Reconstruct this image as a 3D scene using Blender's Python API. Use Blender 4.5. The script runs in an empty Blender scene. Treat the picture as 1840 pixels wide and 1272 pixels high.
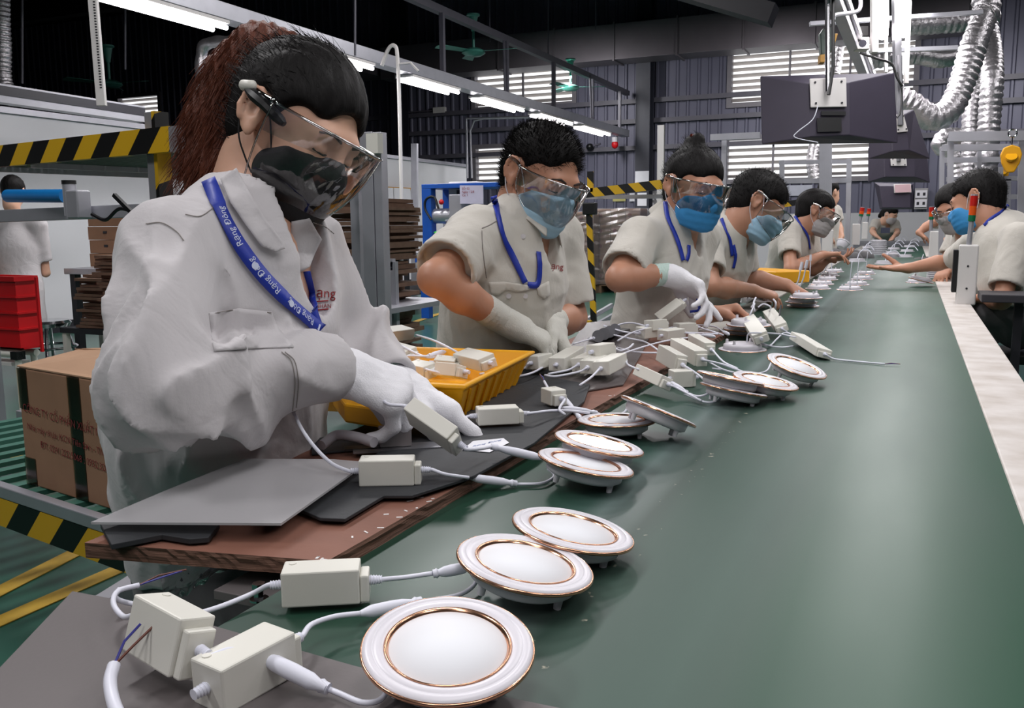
import bpy, bmesh, math, random
import numpy as np
from mathutils import Vector, Matrix, Euler
from mathutils.bvhtree import BVHTree
random.seed(7); rng = np.random.default_rng(7)
SC = bpy.context.scene; COL = SC.collection
# ------------------------------------------------------------ camera
CZ = 1.136; FPX = 1600.0; ROLL = math.radians(.5)
_u, _v = 1640-920, 636-395
_up = _u*math.cos(ROLL)+_v*math.sin(ROLL); _vp = -_u*math.sin(ROLL)+_v*math.cos(ROLL)
PITCH = math.atan(_vp/FPX)
YAW = math.atan2(_up, FPX*math.cos(PITCH)+_vp*math.sin(PITCH))
cd = bpy.data.cameras.new('camera'); cam = bpy.data.objects.new('camera', cd); COL.objects.link(cam)
cam.matrix_world = (Matrix.Translation((0, 0, CZ)) @ Matrix.Rotation(YAW, 4, 'Z')
                    @ Matrix.Rotation(math.pi/2-PITCH, 4, 'X') @ Matrix.Rotation(-ROLL, 4, 'Z'))
cd.sensor_width = 36; cd.lens = 36*FPX/1840; cd.clip_start = .05; cd.clip_end = 200
SC.camera = cam
CO = Vector((0, 0, CZ)); CR = cam.matrix_world.to_3x3()
IR = CR @ Vector((1, 0, 0)); IU = CR @ Vector((0, 1, 0)); IT = CR @ Vector((0, 0, 1))   # image right, image up, towards the viewer
def ray(px, py): return CR @ Vector(((px-920)/FPX, (636-py)/FPX, -1))
def D(px, py, t): return CO + ray(px, py)*t
def T(px, py, z=.8): r = ray(px, py); return CO + r*((z-CZ)/r.z)
def PY(px, py, y): r = ray(px, py); return CO + r*(y/r.y)
def PX(px, py, x): r = ray(px, py); return CO + r*(x/r.x)
# ------------------------------------------------------------ view, world, lamps
SC.view_settings.view_transform = 'Standard'; SC.view_settings.look = 'None'
SC.view_settings.gamma = 1; SC.view_settings.use_curve_mapping = False
SC.view_settings.exposure = 0.0
w = bpy.data.worlds.new('world'); SC.world = w; w.use_nodes = True
w.node_tree.nodes['Background'].inputs[0].default_value = (.97, .98, 1, 1)
w.node_tree.nodes['Background'].inputs[1].default_value = 1.3
def area(name, loc, sx, sy, power, rot=(0, 0, 0), col=(1, .98, .99)):
    l = bpy.data.lights.new(name, 'AREA'); l.shape = 'RECTANGLE'; l.size = sx; l.size_y = sy
    l.energy = power; l.color = col
    o = bpy.data.objects.new(name, l); COL.objects.link(o); o.location = loc; o.rotation_euler = rot
    return o
for y in (-1.2, .4, 2.0, 3.6, 5.2, 6.8, 8.4, 10.0):       # the tube lamps hung over the line
    area('line_lamp_light', (-.1, y, 2.3), .3, 1.2, 9.5 if y < 3 else 13.5)
for y in (-1, 2.2, 5.4, 8.6, 11.8):                              # added overhead lights, unseen, standing in for hall lamps
    area('added_overhead_light', (-3.2, y, 4.4), .5, 1.2, 84)
    area('added_overhead_light', (3.2, y, 4.4), .5, 1.2, 40)
for x in (-6.5, -2.5, 1.5):                                   # lights added to brighten the back wall, with no fittings there
    area('added_overhead_light', (x, 17.0, 4.0), .5, 1.2, 75, (math.radians(35), 0, 0))
# ------------------------------------------------------------ materials
def lin(c): return tuple(((v/255)/12.92 if v/255 <= .04045 else ((v/255+.055)/1.055)**2.4) for v in c[:3])+(1,)
MATS = {}
def mat(name, col, rough=.6, metal=0, var=.12, vs=8, bump=0, bs=60, stretch=None, emit=0, spec=None, col2=None, coat=0, sss=0):
    if name in MATS: return MATS[name]
    m = bpy.data.materials.new(name); m.use_nodes = True; nt = m.node_tree; N = nt.nodes; L = nt.links
    b = N['Principled BSDF']; b.inputs['Roughness'].default_value = rough; b.inputs['Metallic'].default_value = metal
    if spec is not None: b.inputs['Specular IOR Level'].default_value = spec
    if coat: b.inputs['Coat Weight'].default_value = coat
    if sss:
        b.inputs['Subsurface Weight'].default_value = sss; b.inputs['Subsurface Radius'].default_value = (.012, .005, .003)
    tc = N.new('ShaderNodeTexCoord'); mp = N.new('ShaderNodeMapping'); L.new(tc.outputs['Object'], mp.inputs[0])
    if stretch: mp.inputs['Scale'].default_value = stretch
    no = N.new('ShaderNodeTexNoise'); no.inputs['Scale'].default_value = vs; no.inputs['Detail'].default_value = 4
    L.new(mp.outputs[0], no.inputs[0])
    rp = N.new('ShaderNodeMapRange'); rp.inputs['From Min'].default_value = .3; rp.inputs['From Max'].default_value = .7
    L.new(no.outputs[0], rp.inputs[0])
    mx = N.new('ShaderNodeMix'); mx.data_type = 'RGBA'
    c = lin(col); c2 = lin(col2) if col2 else tuple(v*(1-var) for v in c[:3])+(1,)
    mx.inputs[6].default_value = c; mx.inputs[7].default_value = c2
    L.new(rp.outputs[0], mx.inputs[0]); L.new(mx.outputs[2], b.inputs['Base Color'])
    if bump:
        n2 = N.new('ShaderNodeTexNoise'); n2.inputs['Scale'].default_value = bs; n2.inputs['Detail'].default_value = 5
        L.new(mp.outputs[0], n2.inputs[0]); bp = N.new('ShaderNodeBump'); bp.inputs['Strength'].default_value = bump
        bp.inputs['Distance'].default_value = .01
        L.new(n2.outputs[0], bp.inputs['Height']); L.new(bp.outputs[0], b.inputs['Normal'])
    if emit:
        b.inputs['Emission Color'].default_value = c; b.inputs['Emission Strength'].default_value = emit
    MATS[name] = m; return m
def hazard_mat():
    m = mat('hazard_tape', (205, 165, 35), .45); nt = m.node_tree; N = nt.nodes; L = nt.links; b = N['Principled BSDF']
    tc = N.new('ShaderNodeTexCoord'); dp = N.new('ShaderNodeVectorMath'); dp.operation = 'DOT_PRODUCT'; dp.inputs[1].default_value = (1, .35, 1)
    L.new(tc.outputs['Object'], dp.inputs[0])
    mu = N.new('ShaderNodeMath'); mu.operation = 'MULTIPLY'; mu.inputs[1].default_value = 4.3; L.new(dp.outputs['Value'], mu.inputs[0])
    fr = N.new('ShaderNodeMath'); fr.operation = 'FRACT'; L.new(mu.outputs[0], fr.inputs[0])
    gt = N.new('ShaderNodeMath'); gt.operation = 'GREATER_THAN'; gt.inputs[1].default_value = .5; L.new(fr.outputs[0], gt.inputs[0])
    mx = N.new('ShaderNodeMix'); mx.data_type = 'RGBA'; mx.inputs[6].default_value = lin((214, 168, 30)); mx.inputs[7].default_value = lin((14, 13, 14))
    L.new(gt.outputs[0], mx.inputs[0]); L.new(mx.outputs[2], b.inputs['Base Color']); return m
def clear_mat(name, tint=(1, 1, 1), rough=.03, base=.03, gain=.6, haze=None):
    m = bpy.data.materials.new(name); m.use_nodes = True; nt = m.node_tree; N = nt.nodes; L = nt.links; N.clear()
    o = N.new('ShaderNodeOutputMaterial'); t = N.new('ShaderNodeBsdfTransparent'); t.inputs[0].default_value = (*tint, 1)
    g = N.new('ShaderNodeBsdfGlossy'); g.inputs['Roughness'].default_value = rough
    lw = N.new('ShaderNodeFresnel'); lw.inputs['IOR'].default_value = 1.45
    mu = N.new('ShaderNodeMath'); mu.operation = 'MULTIPLY_ADD'; mu.inputs[1].default_value = gain; mu.inputs[2].default_value = base; mu.use_clamp = True
    no = N.new('ShaderNodeTexNoise'); no.inputs['Scale'].default_value = 9
    bp = N.new('ShaderNodeBump'); bp.inputs['Strength'].default_value = .05; L.new(no.outputs[0], bp.inputs['Height']); L.new(bp.outputs[0], g.inputs['Normal'])
    L.new(lw.outputs[0], mu.inputs[0]); mx = N.new('ShaderNodeMixShader'); L.new(mu.outputs[0], mx.inputs[0])
    L.new(t.outputs[0], mx.inputs[1]); L.new(g.outputs[0], mx.inputs[2]); last = mx
    if haze:
        df = N.new('ShaderNodeBsdfDiffuse'); df.inputs[0].default_value = lin(haze[0]); m2 = N.new('ShaderNodeMixShader'); m2.inputs[0].default_value = haze[1]
        L.new(last.outputs[0], m2.inputs[1]); L.new(df.outputs[0], m2.inputs[2]); last = m2
    L.new(last.outputs[0], o.inputs[0]); MATS[name] = m; return m
HAZ = hazard_mat()
CLEAR = clear_mat('clear_plastic', (.97, .97, .97), .03, .06, .9)
CLEARRIM = clear_mat('clear_plastic_rim', (.85, .87, .9), .08, .3, .9)
FILM = clear_mat('stretch_film', (.95, .95, .95), .18, .12, .9, ((225, 222, 225), .12))
BAG = clear_mat('bag_film', (.9, .9, .9), .2, .10, .9, ((190, 185, 190), .35))
ACRYL = clear_mat('acrylic', (.88, .88, .88), .22, .22, .9, ((215, 213, 216), .36))
WHITEP = mat('white_plastic', (218, 215, 222), .35, var=.04)
CREAM = mat('cream_plastic', (222, 220, 211), .42, var=.04, bump=.02)
CABLE = mat('white_cable', (225, 226, 238), .4, var=.05)
GOLD = mat('rose_gold_trim', (232, 178, 146), .22, 1, var=.05)
DIFFUSER = mat('lamp_diffuser', (226, 228, 233), .6, var=.02)
GREYP = mat('grey_plastic', (88, 86, 98), .4)
STEEL = mat('galvanised_steel', (150, 150, 155), .38, .85, var=.2, bump=.03)
ALU = mat('aluminium_profile', (186, 186, 194), .36, .55, var=.1)
CHROME = mat('chrome', (215, 215, 220), .15, 1)
DUCTM = mat('duct_sheet_metal', (112, 106, 112), .5, .35, var=.22, vs=1.2, bump=.04, bs=6)
FOIL = mat('foil_duct', (222, 218, 222), .3, .82, var=.2, vs=20, bump=.45, bs=55)
DARKP = mat('dark_paint', (34, 33, 40), .5)
MONP = mat('monitor_plastic', (62, 56, 72), .5)
BLACKP = mat('black_plastic', (20, 20, 22), .4)
RUBBER = mat('black_rubber_sheet', (44, 46, 50), .62, var=.2, bump=.05, bs=120)
CARD = mat('cardboard', (160, 122, 96), .85, var=.14, bump=.05, bs=40)
CARDD = mat('cardboard_dark', (118, 92, 76), .9, var=.3, vs=14)
CARDL = mat('cardboard_top', (178, 142, 114), .85, var=.12)
WHITEPAINT = mat('white_paint', (222, 218, 216), .5, var=.08, vs=5)
PARTW = mat('partition_white', (214, 214, 218), .55, var=.04, vs=1.5)
PAPER = mat('paper', (226, 226, 232), .8, var=.05)
BLUEP = mat('blue_paint', (18, 84, 180), .4)
YELP = mat('yellow_plastic', (240, 172, 20), .4, var=.06)
REDP = mat('red_plastic', (205, 16, 26), .4)
GREENP = mat('turquoise_paint', (70, 140, 125), .4)
SKYB = mat('bright_blue', (28, 120, 190), .3)
TUBE = mat('lit_tube', (255, 250, 252), .5, emit=9)
LITD = mat('lit_diffuser', (255, 250, 246), .5, emit=5)
TEXTRED = mat('red_print', (150, 38, 42), .7)
TEXTBOX = mat('box_print', (128, 42, 44), .8)
TEXTDK = mat('dark_print', (70, 70, 84), .7)
TEXTW = mat('white_print', (205, 212, 235), .7)
COPPER = mat('copper_wire', (150, 80, 50), .4, .6)
WIREB = mat('blue_wire', (60, 60, 150), .5)
WIREN = mat('brown_wire', (110, 62, 50), .5)
# ------------------------------------------------------------ mesh collector
class M:
    def __init__(s): s.V = []; s.F = []
    def add(s, V, F):
        n = len(s.V); s.V += [Vector(v) for v in V]; s.F += [tuple(i+n for i in f) for f in F]; return s
    def box(s, c, size, rot=None):
        c = Vector(c); hx, hy, hz = size[0]/2, size[1]/2, size[2]/2
        R3 = rot if rot is not None else Matrix.Identity(3)
        V = [c + R3 @ Vector((x*hx, y*hy, z*hz)) for z in (-1, 1) for y in (-1, 1) for x in (-1, 1)]
        return s.add(V, [(0, 2, 3, 1), (4, 5, 7, 6), (0, 1, 5, 4), (2, 6, 7, 3), (0, 4, 6, 2), (1, 3, 7, 5)])
    def bb(s, x0, x1, y0, y1, z0, z1): return s.box(((x0+x1)/2, (y0+y1)/2, (z0+z1)/2), (abs(x1-x0), abs(y1-y0), abs(z1-z0)))
    def bar(s, a, b, w, h=None, up=(0, 0, 1)):
        a = Vector(a); b = Vector(b); d = (b-a); L = d.length; d.normalize(); u = Vector(up)
        if abs(d.dot(u)) > .98: u = Vector((0, 1, 0))
        r = d.cross(u).normalized(); u = r.cross(d)
        return s.box((a+b)/2, (L, w, h or w), Matrix((d, r, u)).transposed())
    def cyl(s, a, b, r0, r1=None, n=16, cap=True):
        return s.tube([a, b], [r0, r0 if r1 is None else r1], n, cap)
    def tube(s, pts, r, n=8, cap=True):
        pts = [Vector(p) for p in pts]; m = len(pts); rs = r if isinstance(r, (list, tuple)) else [r]*m
        t = (pts[1]-pts[0]).normalized(); u = Vector((0, 0, 1)) if abs(t.z) < .9 else Vector((1, 0, 0))
        nrm = (u - t*u.dot(t)).normalized(); V = []; F = []
        for i, p in enumerate(pts):
            tt = (pts[min(i+1, m-1)]-pts[max(i-1, 0)])
            if tt.length < 1e-9: tt = t
            tt = tt.normalized(); nrm = nrm - tt*nrm.dot(tt)
            nrm = nrm.normalized() if nrm.length > 1e-6 else tt.orthogonal().normalized()
            b = tt.cross(nrm)
            for k in range(n):
                a = 2*math.pi*k/n; V.append(p + (nrm*math.cos(a)+b*math.sin(a))*rs[i])
        for i in range(m-1):
            for k in range(n): F.append((i*n+k, i*n+(k+1) % n, (i+1)*n+(k+1) % n, (i+1)*n+k))
        if cap: F.append(tuple(range(n-1, -1, -1))); F.append(tuple((m-1)*n+k for k in range(n)))
        return s.add(V, F)
    def lathe(s, prof, n=48, mtx=None, close=False):
        V = []; F = []; m = len(prof); mt = mtx or Matrix.Identity(4)
        for r, z in prof:
            for k in range(n): a = 2*math.pi*k/n; V.append(mt @ Vector((r*math.cos(a), r*math.sin(a), z)))
        for i in range(m-1 if not close else m):
            j = (i+1) % m
            for k in range(n): F.append((i*n+k, i*n+(k+1) % n, j*n+(k+1) % n, j*n+k))
        if not close:
            if prof[0][0] > 1e-6: F.append(tuple(range(n-1, -1, -1)))
            if prof[-1][0] > 1e-6: F.append(tuple((m-1)*n+k for k in range(n)))
        return s.add(V, F)
    def ell(s, c, r, n=16, m=10, rot=None):
        V = []; F = []; c = Vector(c); R3 = rot or Matrix.Identity(3)
        for i in range(m+1):
            th = math.pi*i/m
            for k in range(n): a = 2*math.pi*k/n; V.append(c+R3@Vector((r[0]*math.sin(th)*math.cos(a), r[1]*math.sin(th)*math.sin(a), r[2]*math.cos(th))))
        for i in range(m):
            for k in range(n): F.append((i*n+k, (i+1)*n+k, (i+1)*n+(k+1) % n, i*n+(k+1) % n))
        return s.add(V, F)
    def prism(s, pts, off):
        pts = [Vector(p) for p in pts]; n = len(pts); off = Vector(off)
        return s.add(pts+[p+off for p in pts], [tuple(range(n-1, -1, -1)), tuple(range(n, 2*n))]+[(i, (i+1) % n, n+(i+1) % n, n+i) for i in range(n)])
    def build(s, name, mt, parent=None, smooth=False, bevel=0, local=False, mods=None):
        me = bpy.data.meshes.new(name)
        V = s.V
        if parent is not None and not local:
            I = root_inv(parent); V = [I @ v for v in V]
        me.from_pydata([tuple(v) for v in V], [], s.F); me.update()
        bm = bmesh.new(); bm.from_mesh(me); bmesh.ops.recalc_face_normals(bm, faces=bm.faces); bm.to_mesh(me); bm.free()
        o = bpy.data.objects.new(name, me); COL.objects.link(o)
        if mt: me.materials.append(mt)
        if smooth:
            for p in me.polygons: p.use_smooth = True
            if smooth != 'all':
                try: me.set_sharp_from_angle(angle=math.radians(40))
                except Exception: pass
        if parent is not None: o.parent = parent
        if bevel:
            b = o.modifiers.new('bevel', 'BEVEL'); b.width = bevel; b.segments = 2; b.limit_method = 'ANGLE'
        return o
def root_inv(p):
    mtx = p.matrix_basis.copy()
    while p.parent is not None: p = p.parent; mtx = p.matrix_basis @ mtx
    return mtx.inverted()
def tag(o, label, cat, group=None):
    o['label'] = label; o['category'] = cat
    if group: o['group'] = group
    return o
def thing(name, label, cat, loc=(0, 0, 0), mtx=None, group=None):
    o = bpy.data.objects.new(name, None); o.empty_display_size = .05; COL.objects.link(o)
    if mtx is not None: o.matrix_basis = mtx
    else: o.location = loc; o.matrix_basis = Matrix.Translation(Vector(loc))
    return tag(o, label, cat, group)
def struct(o): o['kind'] = 'structure'; return o
def rename(o, label): o['label'] = label; return o
def dup(root, mtx, label, group=None):
    def cp(o, par):
        c = o.copy(); COL.objects.link(c); c.parent = par
        for ch in [x for x in bpy.data.objects if x.parent == o]: cp(ch, c)
        return c
    r = cp(root, None); r.matrix_basis = mtx; r['label'] = label
    if group: r['group'] = group
    return r
def smooth_path(pts, seg=6):
    P = [Vector(p) for p in pts]; P = [P[0]*2-P[1]]+P+[P[-1]*2-P[-2]]; out = []
    for i in range(1, len(P)-2):
        a, b, c, d = P[i-1:i+3]
        for k in range(seg):
            t = k/seg; out.append(.5*((2*b)+(c-a)*t+(2*a-5*b+4*c-d)*t*t+(3*b-a-3*c+d)*t**3))
    out.append(P[-2]); return out
def frame(z, x=None):
    z = Vector(z).normalized(); x = Vector(x) if x is not None else Vector((1, 0, 0))
    x = (x - z*x.dot(z)).normalized(); y = z.cross(x); return Matrix((x, y, z)).transposed()
def mtx(loc, R3): return Matrix.Translation(Vector(loc)) @ R3.to_4x4()
def text_geo(body, size):
    c = bpy.data.curves.new('t', 'FONT'); c.body = body; c.size = size; c.resolution_u = 3
    o = bpy.data.objects.new('t', c); COL.objects.link(o)
    dg = bpy.context.evaluated_depsgraph_get(); me = o.evaluated_get(dg).to_mesh()
    V = [(v.co.x, v.co.y) for v in me.vertices]; F = [tuple(p.vertices) for p in me.polygons]
    o.evaluated_get(dg).to_mesh_clear(); bpy.data.objects.remove(o); bpy.data.curves.remove(c)
    return V, F
def text_on(body, size, org, xd, yd, name, mt, parent, shear=0):
    V, F = text_geo(body, size); org = Vector(org); xd = Vector(xd).normalized(); yd = Vector(yd).normalized()
    m = M(); m.add([org+xd*(a+shear*b)+yd*b for a, b in V], F); return m.build(name, mt, parent)

def ordn(k): return '%d%s' % (k, 'th' if 10 <= k % 100 <= 20 else {1: 'st', 2: 'nd', 3: 'rd'}.get(k % 10, 'th'))
# ============================================================ SETTING
WY = 20.0
fl = mat('floor_paint', (38, 92, 74), .28, var=.25, vs=1.5, bump=.03, bs=8, col2=(52, 84, 76))
struct(M().bb(-26, 9, -6, WY+.4, -.1, 0).build('floor', fl))
ceilm = mat('roof_dark', (26, 24, 28), .8)
struct(M().bb(-26, 9, -6, WY+.4, 7.2, 7.3).build('ceiling', ceilm))
# back wall of ribbed sheet with four louvred openings
wallm = mat('ribbed_sheet', (104, 104, 122), .5, .2, var=.25, vs=.6, bump=.03)
wins = []
for a, b in (((855, 120), (1030, 182)), ((857, 268), (1006, 326)), ((1317, 98), (1640, 166)), ((1309, 253), (1560, 316))):
    p = PY(*a, WY); q = PY(*b, WY); wins.append((p.x, q.x, q.z, p.z))
pl = PY(215, 178, WY); pr = PY(288, 206, WY); wins.append((pl.x, pr.x, pr.z, pl.z))
def corr(m, x0, x1, z0, z1):
    x = x0; V = []; F = []; pitch = .235
    xs = []
    while x < x1:
        for dx, dy in ((0, 0), (.05, 0), (.075, -.035), (.115, -.035), (.14, 0)):
            if x+dx < x1: xs.append((x+dx, dy))
        x += pitch
    xs.append((x1, 0))
    for xx, dy in xs: V += [(xx, WY+dy, z0), (xx, WY+dy, z1)]
    for i in range(len(xs)-1): F.append((2*i, 2*i+2, 2*i+3, 2*i+1))
    m.add(V, F)
wm = M(); xs = sorted({-26.0, 9.0, *[w_[0] for w_ in wins], *[w_[1] for w_ in wins]})
for x0, x1 in zip(xs[:-1], xs[1:]):
    cuts = sorted([(w_[2], w_[3]) for w_ in wins if w_[0] < (x0+x1)/2 < w_[1]]); z = 0
    for a, b in cuts: corr(wm, x0, x1, z, a); z = b
    corr(wm, x0, x1, z, 7.2)
struct(wm.build('wall_back', wallm))
louv = mat('louvre_blade', (196, 188, 184), .5); framem = mat('window_frame_grey', (120, 116, 122), .5)
for i, (x0, x1, z0, z1) in enumerate(wins):
    f = M()
    for a, b, c, d_ in ((x0-.1, x0, z0-.1, z1+.1), (x1, x1+.1, z0-.1, z1+.1), (x0, x1, z0-.1, z0), (x0, x1, z1, z1+.1)): f.bb(a, b, WY-.08, WY+.1, c, d_)
    nx = max(1, round((x1-x0)/1.1))
    for k in range(1, nx): f.bb(x0+(x1-x0)*k/nx-.02, x0+(x1-x0)*k/nx+.02, WY-.05, WY, z0, z1)
    wo = struct(f.build('window_%d' % (i+1), framem))
    s = M(); n = max(3, round((z1-z0)/.13))
    for k in range(n):
        zc = z0+(k+.5)*(z1-z0)/n
        s.box(((x0+x1)/2, WY+.05, zc), (x1-x0, .10, .012), Matrix.Rotation(math.radians(-32), 3, 'X'))
    s.build('louvre', louv, wo)
# side walls
struct(M().bb(-26.2, -26, -6, WY+.4, 0, 7.2).build('wall_left', wallm))
struct(M().bb(9, 9.2, -6, WY+.4, 0, 7.2).build('wall_right', wallm)); struct(M().bb(-26, 9, -6.2, -6, 0, 7.2).build('wall_front', wallm))
# horizontal wall rails and columns
railm = mat('wall_rail_grey', (92, 90, 100), .5)
for i, py in enumerate((176, 213, 262)):
    z = PY(1250, py, WY).z; struct(M().bb(-26, 9, WY-.14, WY-.04, z-.05, z+.05).build('trim_%d' % (i+1), railm))
colm = mat('column_blue_grey', (44, 46, 58), .5)
for i, px in enumerate((722, 1158)):
    p = PY(px, 300, WY-.3); s = M(); s.bb(p.x-.16, p.x+.16, WY-.5, WY-.47, 0, 7.2).bb(p.x-.16, p.x+.16, WY-.2, WY-.17, 0, 7.2).bb(p.x-.01, p.x+.01, WY-.48, WY-.18, 0, 7.2)
    tag(s.build('steel_column', colm), ('dark steel wall column left of the upper louvred window', 'dark steel wall column behind the woman with the bright blue mask')[i], 'column', 'steel wall columns')
for i, y in enumerate((6, 10.5, 15)):
    s = M(); s.bb(-26, 9, y-.12, y+.12, 6.2, 6.23).bb(-26, 9, y-.12, y+.12, 5.8, 5.83).bb(-26, 9, y-.015, y+.015, 5.8, 6.23)
    struct(s.build('trim_%d' % (10+i), ceilm))
# white partition on the left
pz = 2.35
s = M().bb(-8.56, -8.5, 2, 16.8, 0, pz-.06); pw = struct(s.build('wall_partition', PARTW))
struct(M().bb(-8.58, -8.46, 2, 16.82, pz-.06, pz).build('trim_20', ALU))
s = M().bb(-8.5, -8.44, 2, 16.8, 0, .12); struct(s.build('baseboard_left', DARKP))
s = M().bb(-16, -8.56, 16.76, 16.82, 0, pz-.1); struct(s.build('wall_partition_return', PARTW))
# big sheet metal duct along the back wall
a = PY(770, 75, WY-.6); b = PY(1560, 112, WY-.6); s = M()
zt = PY(1140, 50, WY-.6).z; zb = PY(1140, 113, WY-.6).z
s.bb(a.x-1.0, 1.2, WY-1.2, WY-.52, zb, zt)
dr = s.build('air_duct', DUCTM, bevel=.01); tag(dr, 'long rectangular sheet metal air duct along the top of the back wall', 'duct')
s = M()
x = a.x-.6
while x < 1.0: M().bb(x-.02, x+.02, WY-1.23, WY-.5, zb-.03, zt+.03).build('flange', DUCTM, dr); x += 1.35
s = M().bb(a.x-2.6, a.x-1.1, WY-3.2, WY-.6, zb+.1, zt-.1); o = s.build('air_duct', DUCTM, bevel=.01); tag(o, 'short grey duct box at the left end of the long wall duct', 'duct')
# floor tape
for i, (p, q, wd) in enumerate((((-60, 1092), (150, 985), .07), ((-60, 1142), (245, 1008), .07), ((-20, 836), (40, 818), .06), ((740, 580), (800, 560), .08), ((1010, 545), (1060, 540), .08))):
    A = T(*p, .003); B = T(*q, .003); s = M().bar(A, B, wd, .003); o = s.build('floor_tape', mat('yellow_tape', (196, 158, 54), .6, var=.3, vs=12))
    tag(o, ('worn yellow floor tape nearest the lower left corner, farther stripe', 'yellow floor tape running under the plywood board', 'short yellow floor tape behind the brown carton', 'yellow floor tape by the blue press', 'yellow floor tape beside the wrapped pallets')[i], 'floor tape', 'yellow floor tapes')
# ============================================================ LAMP RAIL ROW (x = -5.93)
LX = -5.93
r = thing('lamp_trunking', 'long white lamp trunking running diagonally across the upper left', 'lamp rail', (LX, 3, 3.0))
M().bb(LX-.04, LX+.14, 3.5, 19.4, 2.995, 3.14).build('channel', ALU, r, bevel=.005)
s = M()
for px in (790, 905, 990, 1060, 1110):
    y = PX(px, 130, LX).y; M().bb(LX+.02, LX+.08, y-.03, y+.03, 3.14, 3.92).build('hanger', railm, r)
tag(M().bb(LX-.05, LX+.05, 3.5, 19.7, 3.92, 4.02).build('support_beam', railm), 'dark support beam parallel above the white lamp trunking', 'beam')
for i, (p, q) in enumerate((((180, 4), (392, 55)), ((620, 108), (648, 118)), ((725, 142), (812, 168)), ((855, 180), (930, 200)), ((960, 208), (1018, 225)), ((1038, 228), (1087, 242)))):
    y0 = PX(*p, LX).y; y1 = PX(*q, LX).y
    if i == 1: y0, y1 = 7.9, 9.15
    r = thing('fluorescent_fitting', ('lit twin tube fitting in the top left corner, largest of the row', 'lit twin tube fitting just behind the brown haired woman\'s crown', 'lit twin tube fitting right of the thin white pole', 'lit twin tube fitting below the upper louvred window', 'lit twin tube fitting touching the spiky haired man\'s head', 'last and smallest lit twin tube fitting of the diagonal row')[i], 'ceiling lamp', (LX, (y0+y1)/2, 2.92), group='lit twin tubes on the trunking')
    M().bb(LX-.12, LX+.14, y0, y1, 2.96, 2.99).build('tray', WHITEPAINT, r)
    M().cyl((LX+.1, y0, 2.93), (LX+.1, y1, 2.93), .022).build('tube', TUBE, r, True)
    M().cyl((LX-.06, y0-.25*(y1-y0)*0+.0, 2.93), (LX-.06, y1, 2.93), .022).build('tube', TUBE, r, True)
    area('fitting_light', (LX, (y0+y1)/2, 2.88), .2, 1.2, 26)
# conduits and wires
def pipe(name, label, cat, pts, r, mt=ALU, group=None, sm=False, n=8):
    s = M(); s.tube(smooth_path(pts) if sm else pts, r, n); return tag(s.build(name, mt, None, True), label, cat, group)
pipe('conduit', 'thin conduit bent down in front of the upper left window', 'conduit', [PY(858, 48, 13), PY(905, 68, 13), PY(908, 178, 13)], .02, railm)
pipe('conduit', 'thin conduit bending down near the green fan by the column', 'conduit', [PY(1030, 122, 17), PY(1060, 135, 17), PY(1063, 215, 17)], .022, railm)
pipe('conduit', 'thin bent conduit standing beside the lower left louvred window', 'conduit', [PY(840, 320, 16), PY(838, 213, 16), PY(955, 210, 16)], .025, ALU)
pipe('conduit', 'second bent conduit with a rounded corner beside the lower left louvred window', 'conduit', [PY(848, 320, 16), PY(845, 235, 16), PY(852, 217, 16), PY(870, 213, 16), PY(955, 211, 16)], .02, ALU)
for i, (px, y, pb) in enumerate(((880, 13, 75), (985, 15, 105), (1070, 17, 55), (40, 7, 150), (225, 8, 125), (638, 8, 100))):
    pipe('hanging_rod', ('thin rod hanging above the green ceiling fan', 'thin rod hanging from the roof over the upper left window', 'short thin rod hanging from the dark roof near the centre', 'thin rod hanging at the far upper left', 'thin rod hanging left of the slotted post\'s fan', 'thin rod hanging above the brown haired woman\'s head')[i], 'rod', [PY(px, -150, y), PY(px, pb, y)], .012, railm, 'thin hanging rods')
pole = thing('lighting_pole', 'tall thin white pole with a hooked top by the scale table', 'pole', PY(724, 425, 9))
M().tube(smooth_path([PY(686, 118, 9), PY(698, 88, 9), PY(708, 82, 9), PY(714, 100, 9), PY(718, 200, 9), PY(723, 432, 9)], 5), .022, 8).build('shaft', WHITEPAINT, pole, True)
M().tube([PY(719, 115, 9), PY(738, 113, 9), PY(752, 128, 9)], .014, 6).build('side_hook', WHITEPAINT, pole, True)
# ceiling fans
def fan(px, py, y, rad, ang, label):
    c = PY(px, py, y); r = thing('ceiling_fan', label, 'ceiling fan', c, group='turquoise ceiling fans')
    M().lathe([(0, .05), (.10, .045), (.17, .01), (.18, -.02), (.12, -.06), (0, -.07)], 24, Matrix.Translation(c)).build('motor', GREENP, r, True)
    M().cyl(c, c+Vector((0, 0, .45)), .02).build('down_rod', GREENP, r, True)
    M().lathe([(.03, .3), (.07, .5), (.1, .52), (.1, .54), (0, .55)], 20, Matrix.Translation(c)).build('canopy', GREENP, r, True)
    for k in range(3):
        a = math.radians(ang+120*k); d = Vector((math.cos(a), math.sin(a), 0)); t = Vector((-d.y, d.x, .18)).normalized()
        m = M(); n = d.cross(t).normalized()*.006; w0, w1 = .055, .085
        m.prism([c+d*.15-t*w0, c+d*rad-t*w1, c+d*(rad+.03), c+d*rad+t*w1, c+d*.15+t*w0], n).build('blade', GREENP, r)
fan(851, 93, 12.5, .66, 5, 'turquoise ceiling fan above the centre of the upper left louvred window')
fan(1025, 157, 17, .66, 20, 'smaller turquoise ceiling fan at the right edge of the upper left louvred window')
fan(197, 150, 10, .62, 8, 'turquoise ceiling fan behind the slotted white post')
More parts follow.
